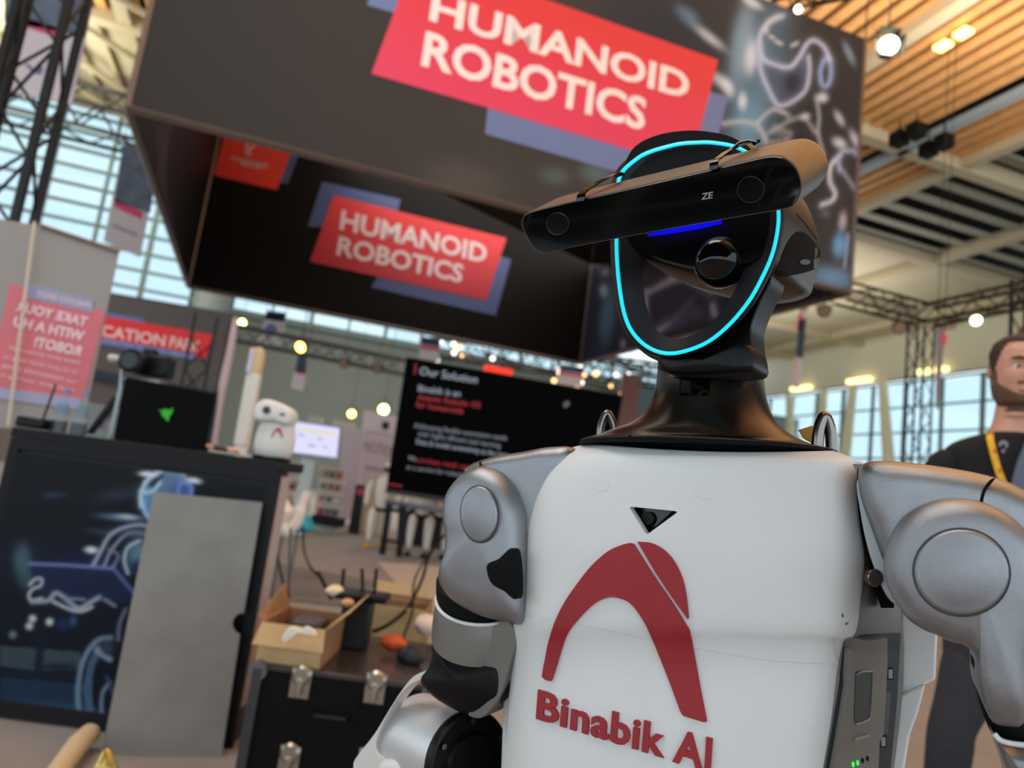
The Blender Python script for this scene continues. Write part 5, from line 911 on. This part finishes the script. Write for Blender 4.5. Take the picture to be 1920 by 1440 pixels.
# white forearm side frame
fr = crom([(803, 1257), (776, 1268), (752, 1296), (730, 1330), (706, 1370), (690, 1392), (668, 1420), (662, 1440), (668, 1500), (760, 1500), (752, 1455), (728, 1428), (708, 1412), (705, 1392), (714, 1366), (728, 1338), (746, 1308), (766, 1286), (790, 1274), (797, 1268)], 3)
slab('forearm_frame', fr, B(.05), .02, mat('white_frame', (224, 220, 216), .4, .1), RO, bevel=.003, bseg=3)
pillow('wrist_joint', [(706, 1400), (724, 1380), (770, 1420), (812, 1448), (810, 1520), (740, 1520), (712, 1440)], B(.08), .01, .012, .04, M_blackm, RO, N=60)
pillow('wrist_cover', [(712, 1440), (730, 1424), (760, 1432), (780, 1460), (780, 1540), (716, 1540)], B(.045), .006, .008, .03, mat('white_frame', (224, 220, 216), .4, .1), RO, N=60)
# ---- pelvis and legs (below the frame)
for sx in (-1, 1):
    base = RO.location; ct = np.array([math.cos(math.radians(BODY_YAW)), -math.sin(math.radians(BODY_YAW)), 0]); hp = np.array([base.x, base.y, .62])+ct*sx*.07
    MB().tube([hp, hp+[0, 0, -.08], hp+[0, 0, -.26], hp+[0, 0, -.36], hp+[0, 0, -.56]], [.05, .055, .045, .035, .028], 16).build('leg', M_silver, RO, sub=1)
    MB().box(hp+[0, 0, -.59]-BB*.03, (.07, .18, .06), (ct, BB, np.array([0, 0, 1.]))).build('foot', M_black, RO, bevel=.015)
hp = np.array([RO.location.x, RO.location.y, .68]); MB().box(hp, (.2, .12, .16), (ct, BB, np.array([0, 0, 1.]))).build('pelvis', M_dgrey, RO, bevel=.02)
# ================================ HEAD
HY = 42.; HB = yaw_back(HY); H0 = P(1310, 460, .60)
def Hd(yl=0.): return (H0+HB*yl, HB)
ringpx = [(1164, 328), (1195, 298), (1220, 285), (1250, 276), (1277, 270), (1305, 268), (1335, 268), (1379, 276), (1412, 296), (1438, 328), (1453, 362), (1459, 397), (1457, 433), (1447, 477), (1428, 521), (1403, 565), (1367, 608), (1326, 641), (1279, 659), (1243, 661), (1210, 647), (1184, 619), (1170, 583), (1161, 528), (1157, 473), (1157, 420), (1159, 370)]
rc = resample(crom(ringpx, 8), 160)
cx_, cy_ = 1310, 462
def grow(pts, k, c=(cx_, cy_)):
    o = []; n = len(pts)
    for i in range(n):
        t = np.array(pts[(i+1) % n])-np.array(pts[i-1]); t = t/np.linalg.norm(t); nn = np.array([t[1], -t[0]])
        if nn@(np.array(pts[i])-np.array(c)) < 0: nn = -nn
        o.append(np.array(pts[i])+nn*k)
    return o
head = RO
def hr(pts, yl): return [PL(a[0], a[1], Hd(yl)) for a in pts]
innerpx = resample(crom([(1212, 480), (1207, 505), (1206, 530), (1210, 565), (1221, 601), (1235, 622), (1255, 633), (1286, 633), (1323, 613), (1352, 586), (1372, 555), (1390, 515), (1405, 470), (1415, 420), (1410, 370), (1380, 320), (1320, 296), (1260, 300), (1222, 330), (1208, 380), (1207, 430)], 8), 160)
# align inner ring start with light ring
def align(a, b):
    a = [np.array(x) for x in a]; b = [np.array(x) for x in b]
    ang = lambda p: math.atan2(p[1]-cy_, p[0]-cx_)
    tb = sorted(b, key=ang); return sorted(a, key=ang), tb
rcs, ins_ = align(rc, innerpx)
M_bezel = mat('bezel_charcoal', (34, 34, 38), .5, spec=.3)
# face frame: closed loop with bevelled section
v, f = loft([hr(grow(rcs, 7), .004), hr(grow(rcs, 4.5), -.001), hr(grow(rcs, -5), -.002), hr(ins_, .006), hr(grow(ins_, 2), .010), hr(grow(ins_, 3), .035), hr(grow(rcs, 6), .04)], closed=True)
obj('face_frame', v, f, M_bezel, head, auto=35)
v, f = loft([hr(grow(rcs, 4.2), -.0005), hr(grow(rcs, 4.), -.0028), hr(grow(rcs, .5), -.004), hr(grow(rcs, -2.8), -.0028), hr(grow(rcs, -3), -.0005)], closed=True); obj('light_ring', v, f, M_cyan, head)
v, f = loft([hr(grow(rcs, 12), .012), hr(grow(rcs, 9), .004), hr(grow(rcs, 4.6), .002), hr(grow(rcs, 4.6), .02), hr(grow(rcs, 12), .045)], closed=True); obj('ring_surround', v, f, M_black, head, auto=35)
# head shell: upper hull going back
hull = resample(crom([(1178, 300), (1200, 272), (1240, 254), (1290, 246), (1340, 248), (1390, 260), (1430, 286), (1458, 330), (1470, 385), (1466, 430), (1455, 470), (1444, 498), (1400, 515), (1340, 520), (1290, 512), (1240, 498), (1200, 478), (1172, 450), (1163, 400), (1164, 350)], 6), 110)
hc = np.array([1315., 390.])
def hs(s, sy=None, dy=0, dx=0): sy = sy or s; return [np.array([hc[0]+(a[0]-hc[0])*s+dx, hc[1]+(a[1]-hc[1])*sy+dy]) for a in hull]
def ho(yl, s, sy=None, dz=0.):
    """same outline in head-local coordinates moved back by yl"""
    base = np.array(hr(hs(s, sy), .012)); return list(base+HB*yl+np.array([0, 0, dz]))
v, f = loft([ho(0, .97), ho(.004, 1.0), ho(.02, 1.02), ho(.05, 1.03, 1.02), ho(.08, 1.01, .98), ho(.105, .94, .90), ho(.122, .80, .78), ho(.13, .6, .6), ho(.134, .3, .3)])
hull_o = obj('head_shell', v, f, M_bronze, head, auto=50); b_hull = bvh_of(hull_o)
v, f = loft([ho(-.006, .95), ho(-.012, .93), ho(-.0125, .5), ho(-.0125, .1)]); obj('visor', v, f, mat('visor_black', (3, 3, 4), .35, spec=.3), head, auto=40)
# upper arched brow
v, f = loft([hr(grow(rcs, 13), .01), hr(grow(rcs, 17), .02), hr(grow(rcs, 17), .05), hr(grow(rcs, 10), .05)], closed=True)
stick('side_port', crom([(1492, 436), (1510, 438), (1532, 462), (1543, 487), (1536, 500), (1500, 513), (1455, 517), (1462, 490), (1475, 458)], 4), b_hull, .0006, mat('side_port_brown', (30, 25, 24), .85, spec=.1), head, cut=12)
stick('port_button', circ(1507, 491, 10, 5, 20), b_hull, .0014, M_black, head, cut=8)
for a in ((1448, 412), (1468, 440)): pass
stick('shell_seam', [(1494, 400), (1512, 420), (1530, 444), (1545, 470), (1543, 471), (1528, 446), (1510, 422), (1492, 401)], b_hull, .0002, M_blackm, head, cut=10)
# lower jaw and support running to the neck
jaw = [(1166, 560), (1182, 620), (1207, 655), (1245, 668), (1282, 666), (1330, 648), (1372, 614), (1408, 570), (1430, 524), (1444, 500), (1446, 524), (1432, 552), (1416, 588), (1408, 616), (1410, 648), (1412, 672), (1412, 692), (1340, 700), (1238, 694), (1237, 678), (1216, 669), (1190, 647), (1172, 615), (1160, 580)]
slab('jaw_support', crom(jaw, 3), Hd(.025), .03, M_black, head, bevel=.005, bseg=3)
pillow('neck_joint', [(1240, 664), (1300, 672), (1380, 655), (1400, 645), (1410, 655), (1414, 690), (1390, 700), (1300, 704), (1244, 696)], Hd(.02), .008, .01, .03, M_black, head, N=60)
# dome sensor
dc = P(1350, 492, .590); RD = 50/FP*.60
bm = bmesh.new(); bmesh.ops.create_uvsphere(bm, u_segments=32, v_segments=20, radius=RD); vs = [np.array(a.co)+dc for a in bm.verts]; bm.verts.index_update(); fs = [tuple(a.index for a in q.verts) for q in bm.faces]; bm.free()
obj('dome_sensor', vs, fs, mat('dome_black_glass', (4, 4, 5), .05, spec=.5), head)
slab('blue_strip_light', [(1212, 439), (1260, 428), (1320, 416), (1352, 410), (1352, 418), (1310, 428), (1250, 438), (1215, 442)], Hd(-.008), .002, M_blue, head)
# ================================ STEREO CAMERA strapped to the face
ZY = 42.; ZB = yaw_back(ZY); Z0 = P(1245, 385, .545)
Dv = P(1245+60, 385-36, .545+.028)-P(1245, 385, .545)
Zn = ZB*1.0
Zp = (Z0, Zn)
zl = crom([(979, 425), (979, 412), (984, 403), (995, 397), (1040, 385), (1150, 359), (1300, 324), (1400, 300), (1443, 291), (1469, 293), (1492, 310), (1504, 338), (1502, 362), (1489, 384), (1470, 392), (1400, 404), (1250, 430), (1100, 458), (1032, 472), (1012, 473), (996, 458)], 5)
zl = resample(zl, 150); fo = np.array([PL(a[0], a[1], Zp) for a in zl]); zc = fo.mean(0)
nf = np.cross(fo[40]-fo[0], fo[90]-fo[0]); nf /= np.linalg.norm(nf); 
if nf@_F > 0: nf = -nf
zcam = thing('stereo_camera', 'long bronze stereo camera bar with black front zip-tied across the robot face', 'camera', zc+Dv)
def zr(s, t): return [p for p in (zc+(fo-zc)*np.array([1, 1, 1])*1+0*fo)+Dv*t] if s == 1 else None
def inset(d):
    o = []; n = len(fo)
    for i in range(n):
        t = fo[(i+1) % n]-fo[i-1]; t /= np.linalg.norm(t); q = np.cross(t, nf)
        if q@(zc-fo[i]) < 0 and abs(q@(zc-fo[i])) > .003: q = -q
        o.append(q)
    return np.array(o)
qn = inset(0); sgn = np.sign(((zc-fo)*qn).sum(1)); 
v, f = loft([list(fo+qn*.0012), list(fo), list(fo+Dv*.85), list(fo+Dv*.96+qn*.001), list(fo+Dv+qn*.0035), list(fo+Dv*1.0+qn*.008)])
zb = obj('camera_housing', v, f, M_zed, zcam, auto=35)
v, f = loft([list(fo+qn*.0008+Dv*.02), list(fo+qn*.0012-Dv*.02), list(fo+qn*.0016-Dv*.025)]); zface = obj('camera_front', v, f, mat('camera_black_glass', (2, 2, 3), .12), zcam, auto=35); b_z = bvh_of(zface)
for x, y, k in ((1046, 420, 21), (1408, 356, 25)):
    o = thick2d('lens', curve_mesh([circ(x, y, k, k*.98, 40)]), lambda a, b_: hit(b_z, a, b_), .0003, mat('camera_black_glass', (2, 2, 3), .12), zcam)
    ml = MB(); ml.tube([hit(b_z, a[0], a[1])[0]+hit(b_z, a[0], a[1])[1]*.0003 for a in circ(x, y, k, k*.98, 40)], .0003, 6, closed=True); ml.build('lens_rim', mat('lens_rim', (9, 9, 10), .5), zcam)
m2 = text_mesh('ZE', .01, None, .95); xs = [q[0] for q in m2[0]]; xa, xb = min(xs), max(xs)
thick2d('maker_lettering', m2, lambda x, y: hit(b_z, 1315+(x-xa)/(xb-xa)*21+y/.73*1.5, 375-(x-xa)/(xb-xa)*3.5-y/.73*12.5), .0004, mat('lettering_white', (150, 152, 154), .5), zcam)
# zip ties
def ztie(pts, ext):
    root = thing('cable_tie', ext, 'cable tie', P(pts[0][0], pts[0][1], .54), 'cable ties holding the stereo camera')
    ps = []
    for x, y, t in pts: ps.append(PL(x, y, Zp)-nf*0+Dv*0+(Dv*t if t < 9 else 0))
    return root
def tie(front, over, label, tail):
    """front: (top,bottom) pixels on the front face; over: pixel track across the top at depth fractions"""
    root = thing('cable_tie', label, 'cable tie', PL(front[0][0], front[0][1], Zp))
    A = [PL(front[1][0], front[1][1], Zp)+nf*.002, PL(front[0][0], front[0][1], Zp)+nf*.002]
    for x, y, t in over: A.append(PL(x, y, (Z0+ZB*t, ZB)))
    A = crom(A, 5, False); w = (PL(front[0][0]+7, front[0][1]-2, Zp)-PL(front[0][0]-7, front[0][1]+2, Zp)); up = np.array([0, 0, 1.])
    rings = []
    for i, p in enumerate(A):
        a = A[max(0, i-1)]; b_ = A[min(len(A)-1, i+1)]; t = (b_-a)/(np.linalg.norm(b_-a)+1e-9); ww = w/np.linalg.norm(w); ww = ww-t*(ww@t); ww /= np.linalg.norm(ww); nn = np.cross(t, ww)
        hw = np.linalg.norm(w)*.55; rings.append([p-ww*hw-nn*.0006, p+ww*hw-nn*.0006, p+ww*hw+nn*.0006, p-ww*hw+nn*.0006])
    v, f = loft(rings); obj('tie_strap', v, f, M_gloss, root, auto=30)
    hx, hy, ht = over[0]; c = PL(hx, hy, (Z0+ZB*ht, ZB)); 
    if tail: MB().tube([PL(x, y, (Z0+ZB*t, ZB)) for x, y, t in tail], [.0012]*(len(tail)-1)+[.0007], 6).build('tie_tail', M_gloss, root)
    return root
tie(((1093, 366), (1091, 379)), ((1098, 357, .004), (1118, 344, .012), (1142, 332, .022), (1158, 326, .032), (1163, 330, .036)), 'left black cable tie looped over the stereo camera beside the face ring', None)
tie(((1342, 305), (1340, 320)), ((1347, 297, .004), (1366, 283, .014), (1390, 272, .026), (1412, 266, .036), (1420, 268, .040)), 'right black cable tie looped over the stereo camera with its tail end sticking up', [(1368, 282, .016), (1386, 268, .02), (1404, 264, .02), (1420, 267, .02)])
# ================================================================ BEARDED MAN AT THE RIGHT EDGE
PY = 2.24; hc0 = P(1912, 700, PY); px_, py_ = hc0[0], hc0[1]
man = thing('person', 'smiling bearded man in a black T-shirt with a yellow lanyard at the right edge', 'person', (px_, py_, 0))
M_skin = mat('skin', (206, 150, 126), .5, 0, .05, 40); M_hair = mat('hair_brown', (62, 42, 32), .7, 0, .25, 120, .5, 400); M_beard = mat('beard_brown', (104, 74, 60), .8, 0, .3, 200, .6, 600)
M_shirt = mat('black_cotton', (13, 13, 15), .85, 0, .05, 60); M_jean = mat('charcoal_denim', (46, 46, 52), .85, 0, .12, 40, .4, 500)
FA = math.radians(-19)           # face turned a little towards the right of the picture
fd = np.array([math.sin(FA), -math.cos(FA), 0]); sd = np.array([math.cos(FA), math.sin(FA), 0]); upv = np.array([0, 0, 1.])
HZ = P(1912, 768, PY)[2]        # chin height
HT_ = 1.815-HZ
hx = np.array([px_, py_, 0])+np.array([.0, .0, 0])
def headpt(th, t, k=1.):
    """th angle (0 = face direction, + = his left), t 0 chin .. 1 crown"""
    prof = [(-.12, .055, .055, .055), (0, .045, .048, .045), (.06, .062, .074, .058), (.16, .070, .084, .068), (.30, .074, .092, .084), (.45, .077, .094, .094), (.60, .078, .096, .100), (.75, .076, .092, .100), (.88, .062, .074, .084), (.96, .038, .046, .052), (1., .004, .004, .004)]
    a = np.array(prof); w, f_, b_ = (np.interp(t, a[:, 0], a[:, i]) for i in (1, 2, 3))
    c = math.cos(th); s = math.sin(th); y = (f_ if c > 0 else b_)*c*k; x = w*s*k
    e = lambda dt, ht, dth, hth: math.exp(-((t-dt)/ht)**2-(math.atan2(math.sin(th-dth), math.cos(th-dth))/hth)**2)
    y += .020*e(.40, .05, 0, .20)+.010*e(.48, .07, 0, .16)+.006*e(.58, .05, 0, .5)-.010*e(.52, .05, .42, .20)-.010*e(.52, .05, -.42, .20)+.006*e(.24, .03, 0, .35)+.004*e(.20, .02, 0, .3)+.010*e(.04, .06, 0, .4)+.006*e(.38, .08, .7, .3)+.006*e(.38, .08, -.7, .3)
    return hx+np.array([0, 0, HZ+t*HT_])+fd*y+sd*x
TH = np.linspace(-math.pi, math.pi, 72, endpoint=False)
def headmesh(t0, t1, n, k, cond=None, name='', mt_=None, out=0.):
    ts = np.linspace(t0, t1, n); V = []; Fc = []
    for t in ts:
        for th in TH:
            p = headpt(th, t); c = hx+np.array([0, 0, HZ+t*HT_*.9+.015]); d = p-c; V.append(p+d/np.linalg.norm(d)*out*(cond(th, t) if cond else 1))
    m_ = len(TH)
    for i in range(n-1):
        for j in range(m_):
            q = (i*m_+j, i*m_+(j+1) % m_, (i+1)*m_+(j+1) % m_, (i+1)*m_+j)
            if cond is None or cond(TH[j], ts[i]) > 0: Fc.append(q)
    used = sorted({i for q in Fc for i in q}); mp_ = {a: b for b, a in enumerate(used)}; return obj(name, [V[i] for i in used], [tuple(mp_[i] for i in q) for q in Fc], mt_, man, auto=80)
headmesh(-.12, 1., 60, 1, None, 'head', M_skin)
def hairline(th, t):
    a = abs(th); lim = .84 if a < .9 else (.84-(a-.9)*.75 if a < 1.4 else (.46 if a < 1.75 else .12)); return min(1., max(0., (t-lim)/.05))*(.35+.65*min(1., max(0., (t-.62)/.25)))
headmesh(.05, 1., 60, 1, hairline, 'hair', M_hair, out=.011)
def beardline(th, t):
    a = abs(th); hi = .13+.17*min(1, max(0, (a-.35)/.9)) if a > .35 else .145
    if a > 1.6: return 0.
    if a < .42 and .165 < t < .262: return 0.
    return 1. if t < hi or (a < .45 and .262 <= t < .315) or (1.30 < a < 1.55 and t < .48) else 0.
headmesh(-.06, .5, 50, 1, beardline, 'beard', M_beard, out=.0025)
headmesh(.17, .20, 5, 1, lambda th, t: 1. if abs(th) < .36 else 0., 'lips', mat('lips', (190, 108, 100), .5), out=.003); headmesh(.205, .222, 4, 1, lambda th, t: 1. if abs(th) < .30 else 0., 'teeth', mat('teeth', (232, 222, 214), .3), out=.001)
for s in (-1, 1):
    c = headpt(s*.40, .505); bm = bmesh.new(); bmesh.ops.create_uvsphere(bm, u_segments=16, v_segments=10, radius=.0125); vs = [np.array(a.co)+c-fd*.007 for a in bm.verts]; bm.verts.index_update(); fs = [tuple(a.index for a in q.verts) for q in bm.faces]; bm.free()
    obj('eye', vs, fs, mat('eye_white', (226, 220, 214), .3), man); d = fd*.006; MB().tube([c+d-fd*.0015, c+d-fd*.0005], .0055, 14).build('iris', mat('iris_dark', (52, 40, 34), .2), man)
    MB().tube([headpt(s*(.40+q), .505+.028*math.cos(q*6)*1.)+fd*.0 for q in np.linspace(-.2, .2, 9)], .0035, 6).build('eyelid', M_skin, man)
    MB().tube([headpt(s*(.18+.5*q), .60+.02*math.sin(q*2.4))+fd*.002 for q in np.linspace(0, 1, 9)], [.003, .005, .006, .006, .006, .005, .004, .003, .002], 6).build('eyebrow', M_hair, man)
    e0 = headpt(s*1.62, .46); er = [(0, -.5), (.4, -.35), (.55, .1), (.5, .5), (.2, .75), (-.2, .6), (-.35, .1), (-.2, -.35)]
    rim = [e0+(-fd)*(a*.030)+upv*(b*.036)+sd*s*.014 for a, b in er]; base_ = [e0+(-fd)*(a*.022)+upv*(b*.030)-sd*s*.004 for a, b in er]; inn = [e0+(-fd)*(a*.018+.003)+upv*(b*.024)+sd*s*.008 for a, b in er]
    v, f = loft([base_, rim, inn]); obj('ear', v, f, M_skin, man, sub=1)
nosep = [headpt(0, .36)+fd*.0, ]; MB().tube([headpt(0, .56)-fd*.004, headpt(0, .48)-fd*.002, headpt(0, .41)-fd*.004, headpt(0, .375)-fd*.010], [.006, .009, .014, .012], 12).build('nose', M_skin, man, sub=1)
# neck, body
zs = P(1760, 856, PY)[2]; base = np.array([px_, py_, 0]); bx = np.array([math.cos(.12), -math.sin(.12), 0]); by = np.array([math.sin(.12), math.cos(.12), 0])
def sec(z, w, d, cx=0., cy=0., p=2.4, n=40):
    o = []
    for t in np.linspace(0, 2*math.pi, n, endpoint=False):
        o.append(base+[0, 0, z]+bx*(cx+w*math.copysign(abs(math.cos(t))**(2/p), math.cos(t)))+by*(cy+d*math.copysign(abs(math.sin(t))**(2/p), math.sin(t))))
    return o
v, f = loft([sec(HZ+.07, .052, .055, 0, .012, 2), sec(HZ-.0, .056, .058, 0, .015, 2), sec(HZ-.05, .062, .062, 0, .02, 2), sec(HZ-.09, .08, .07, 0, .02, 2), sec(HZ-.13, .10, .075, 0, .02)]); obj('neck', v, f, M_skin, man, sub=1)
sh = [(HZ-.078, .074, .074), (HZ-.085, .088, .082), (HZ-.10, .13, .09), (HZ-.125, .185, .10), (HZ-.16, .215, .108), (HZ-.22, .212, .115), (HZ-.32, .192, .12), (HZ-.45, .175, .115), (HZ-.58, .172, .115), (HZ-.68, .178, .12)]
v, f = loft([sec(z, w, d, 0, .02) for z, w, d in sh]); shirt = obj('t_shirt', v, f, M_shirt, man, sub=1); b_sh = bvh_of(shirt)
for s in (-1, 1):
    a = base+bx*s*.175+by*.02+[0, 0, HZ-.165]; MB().tube([a, a+bx*s*.045+[0, 0, -.05], a+bx*s*.065+[0, 0, -.16], a+bx*s*.07+[0, 0, -.24]], [.048, .058, .056, .055], 20).build('sleeve', M_shirt, man, sub=1)
    el = a+bx*s*.075+[0, 0, -.33]; wr = el-by*.20+bx*(-s)*.10+[0, 0, .0]; MB().tube([a+bx*s*.07+[0, 0, -.20], el+[0, 0, .04], el+[0, 0, -.0], el*.5+wr*.5, wr], [.044, .040, .042, .038, .026], 16).build('forearm', M_skin, man, sub=1)
    hd = MB(); d = (wr-el)/np.linalg.norm(wr-el); hd.tube([wr-d*.01, wr+d*.03, wr+d*.07, wr+d*.09], [.026, .036, .040, .034], 12); hd.build('hand', M_skin, man, sub=1)
    for k in range(4): q = wr+d*.085+upv*(.026-.017*k); MB().tube([q, q+d*.03-bx*s*.006, q+d*.045-bx*s*.022, q+d*.04-bx*s*.038], [.0085, .008, .0075, .006], 10).build('finger', M_skin, man)
    q = wr+d*.03+upv*.03; MB().tube([q, q+d*.02+upv*.014, q+d*.045+upv*.016-bx*s*.01], [.011, .010, .008], 10).build('thumb', M_skin, man)
# hips and trousers, the nearer leg stepping to the left of the picture
hz = HZ-.66
v, f = loft([sec(hz, .172, .118, 0, .02), sec(hz-.10, .182, .125, 0, .02), sec(hz-.18, .180, .12, 0, .02)]); obj('trouser_seat', v, f, M_jean, man)
for s, kn, an in ((-1, P(1782, 1384, PY), -.20), (1, None, .16)):
    hp_ = base+bx*s*.09+by*.02+[0, 0, hz-.10]
    if kn is None: kn = base+bx*.11+[0, 0, .50]
    ft = base+bx*an+[0, 0, .09]; ft = np.array([kn[0]+(.0 if s > 0 else -.02), kn[1]+.03, .09])
    rr2 = [.095, .085, .072, .062, .066, .060, .056, .052, .058]; cc = [hp_, hp_*.7+kn*.3, hp_*.35+kn*.65, kn+[0, 0, .03], kn, kn*.8+ft*.2, kn*.5+ft*.5, kn*.2+ft*.8, ft]
    MB().tube(cc, rr2, 20).build('trouser_leg', M_jean, man, sub=1); MB().box(ft+[0, -.05, -.05], (.10, .27, .08)).build('shoe', mat('shoe_white', (206, 204, 200), .6), man, bevel=.03)
# lanyard and shirt print
M_lan = mat('lanyard_yellow', (228, 172, 36), .6, 0, .12, 90)
def lany(pts, w_):
    rg = []
    hh = [hit(b_sh, *p) for p in crom(pts, 6, False)]
    for i, (p, n) in enumerate(hh):
        a = hh[max(0, i-1)][0]; b_ = hh[min(len(hh)-1, i+1)][0]; t = (b_-a)/(np.linalg.norm(b_-a)+1e-9); s_ = np.cross(t, n); s_ /= np.linalg.norm(s_)+1e-9; p = p+n*.004; rg.append([p-s_*w_, p+s_*w_, p+s_*w_+n*.0015, p-s_*w_+n*.0015])
    v, f = loft(rg); return obj('lanyard', v, f, M_lan, man, auto=30)
lany([(1858, 792), (1856, 822), (1862, 850), (1870, 880), (1880, 905), (1888, 930), (1896, 960)], .0095)
lany([(1958, 800), (1950, 830), (1932, 870), (1912, 905), (1896, 960)], .0095)
for q in ((1857, 812), (1864, 848), (1873, 884)): stick('lanyard_print', [(q[0]-3, q[1]-4), (q[0]+3, q[1]-4), (q[0]+3, q[1]+3), (q[0]-2, q[1]+3)], b_sh, .0062, mat('lan_red', (210, 70, 40), .6), man, low=0, cut=None)
M_sp = mat('shirt_print', (130, 128, 134), .7)
stick('shirt_print', crom([(1872, 832), (1880, 826), (1889, 830), (1889, 838), (1882, 842), (1886, 836), (1880, 832), (1875, 838)], 3), b_sh, .0012, M_sp, man, low=0, cut=None); stick('shirt_print', circ(1881, 846, 4, 3, 10), b_sh, .0012, M_sp, man, low=0, cut=None)
stick('jacket_front', [(1926, 815), (1945, 820), (1960, 960), (1886, 962), (1890, 925), (1905, 870)], b_sh, .012, mat('strap_bluegrey', (96, 102, 122), .8), man, low=0, cut=12)['label'] = 'blue-grey open jacket front'
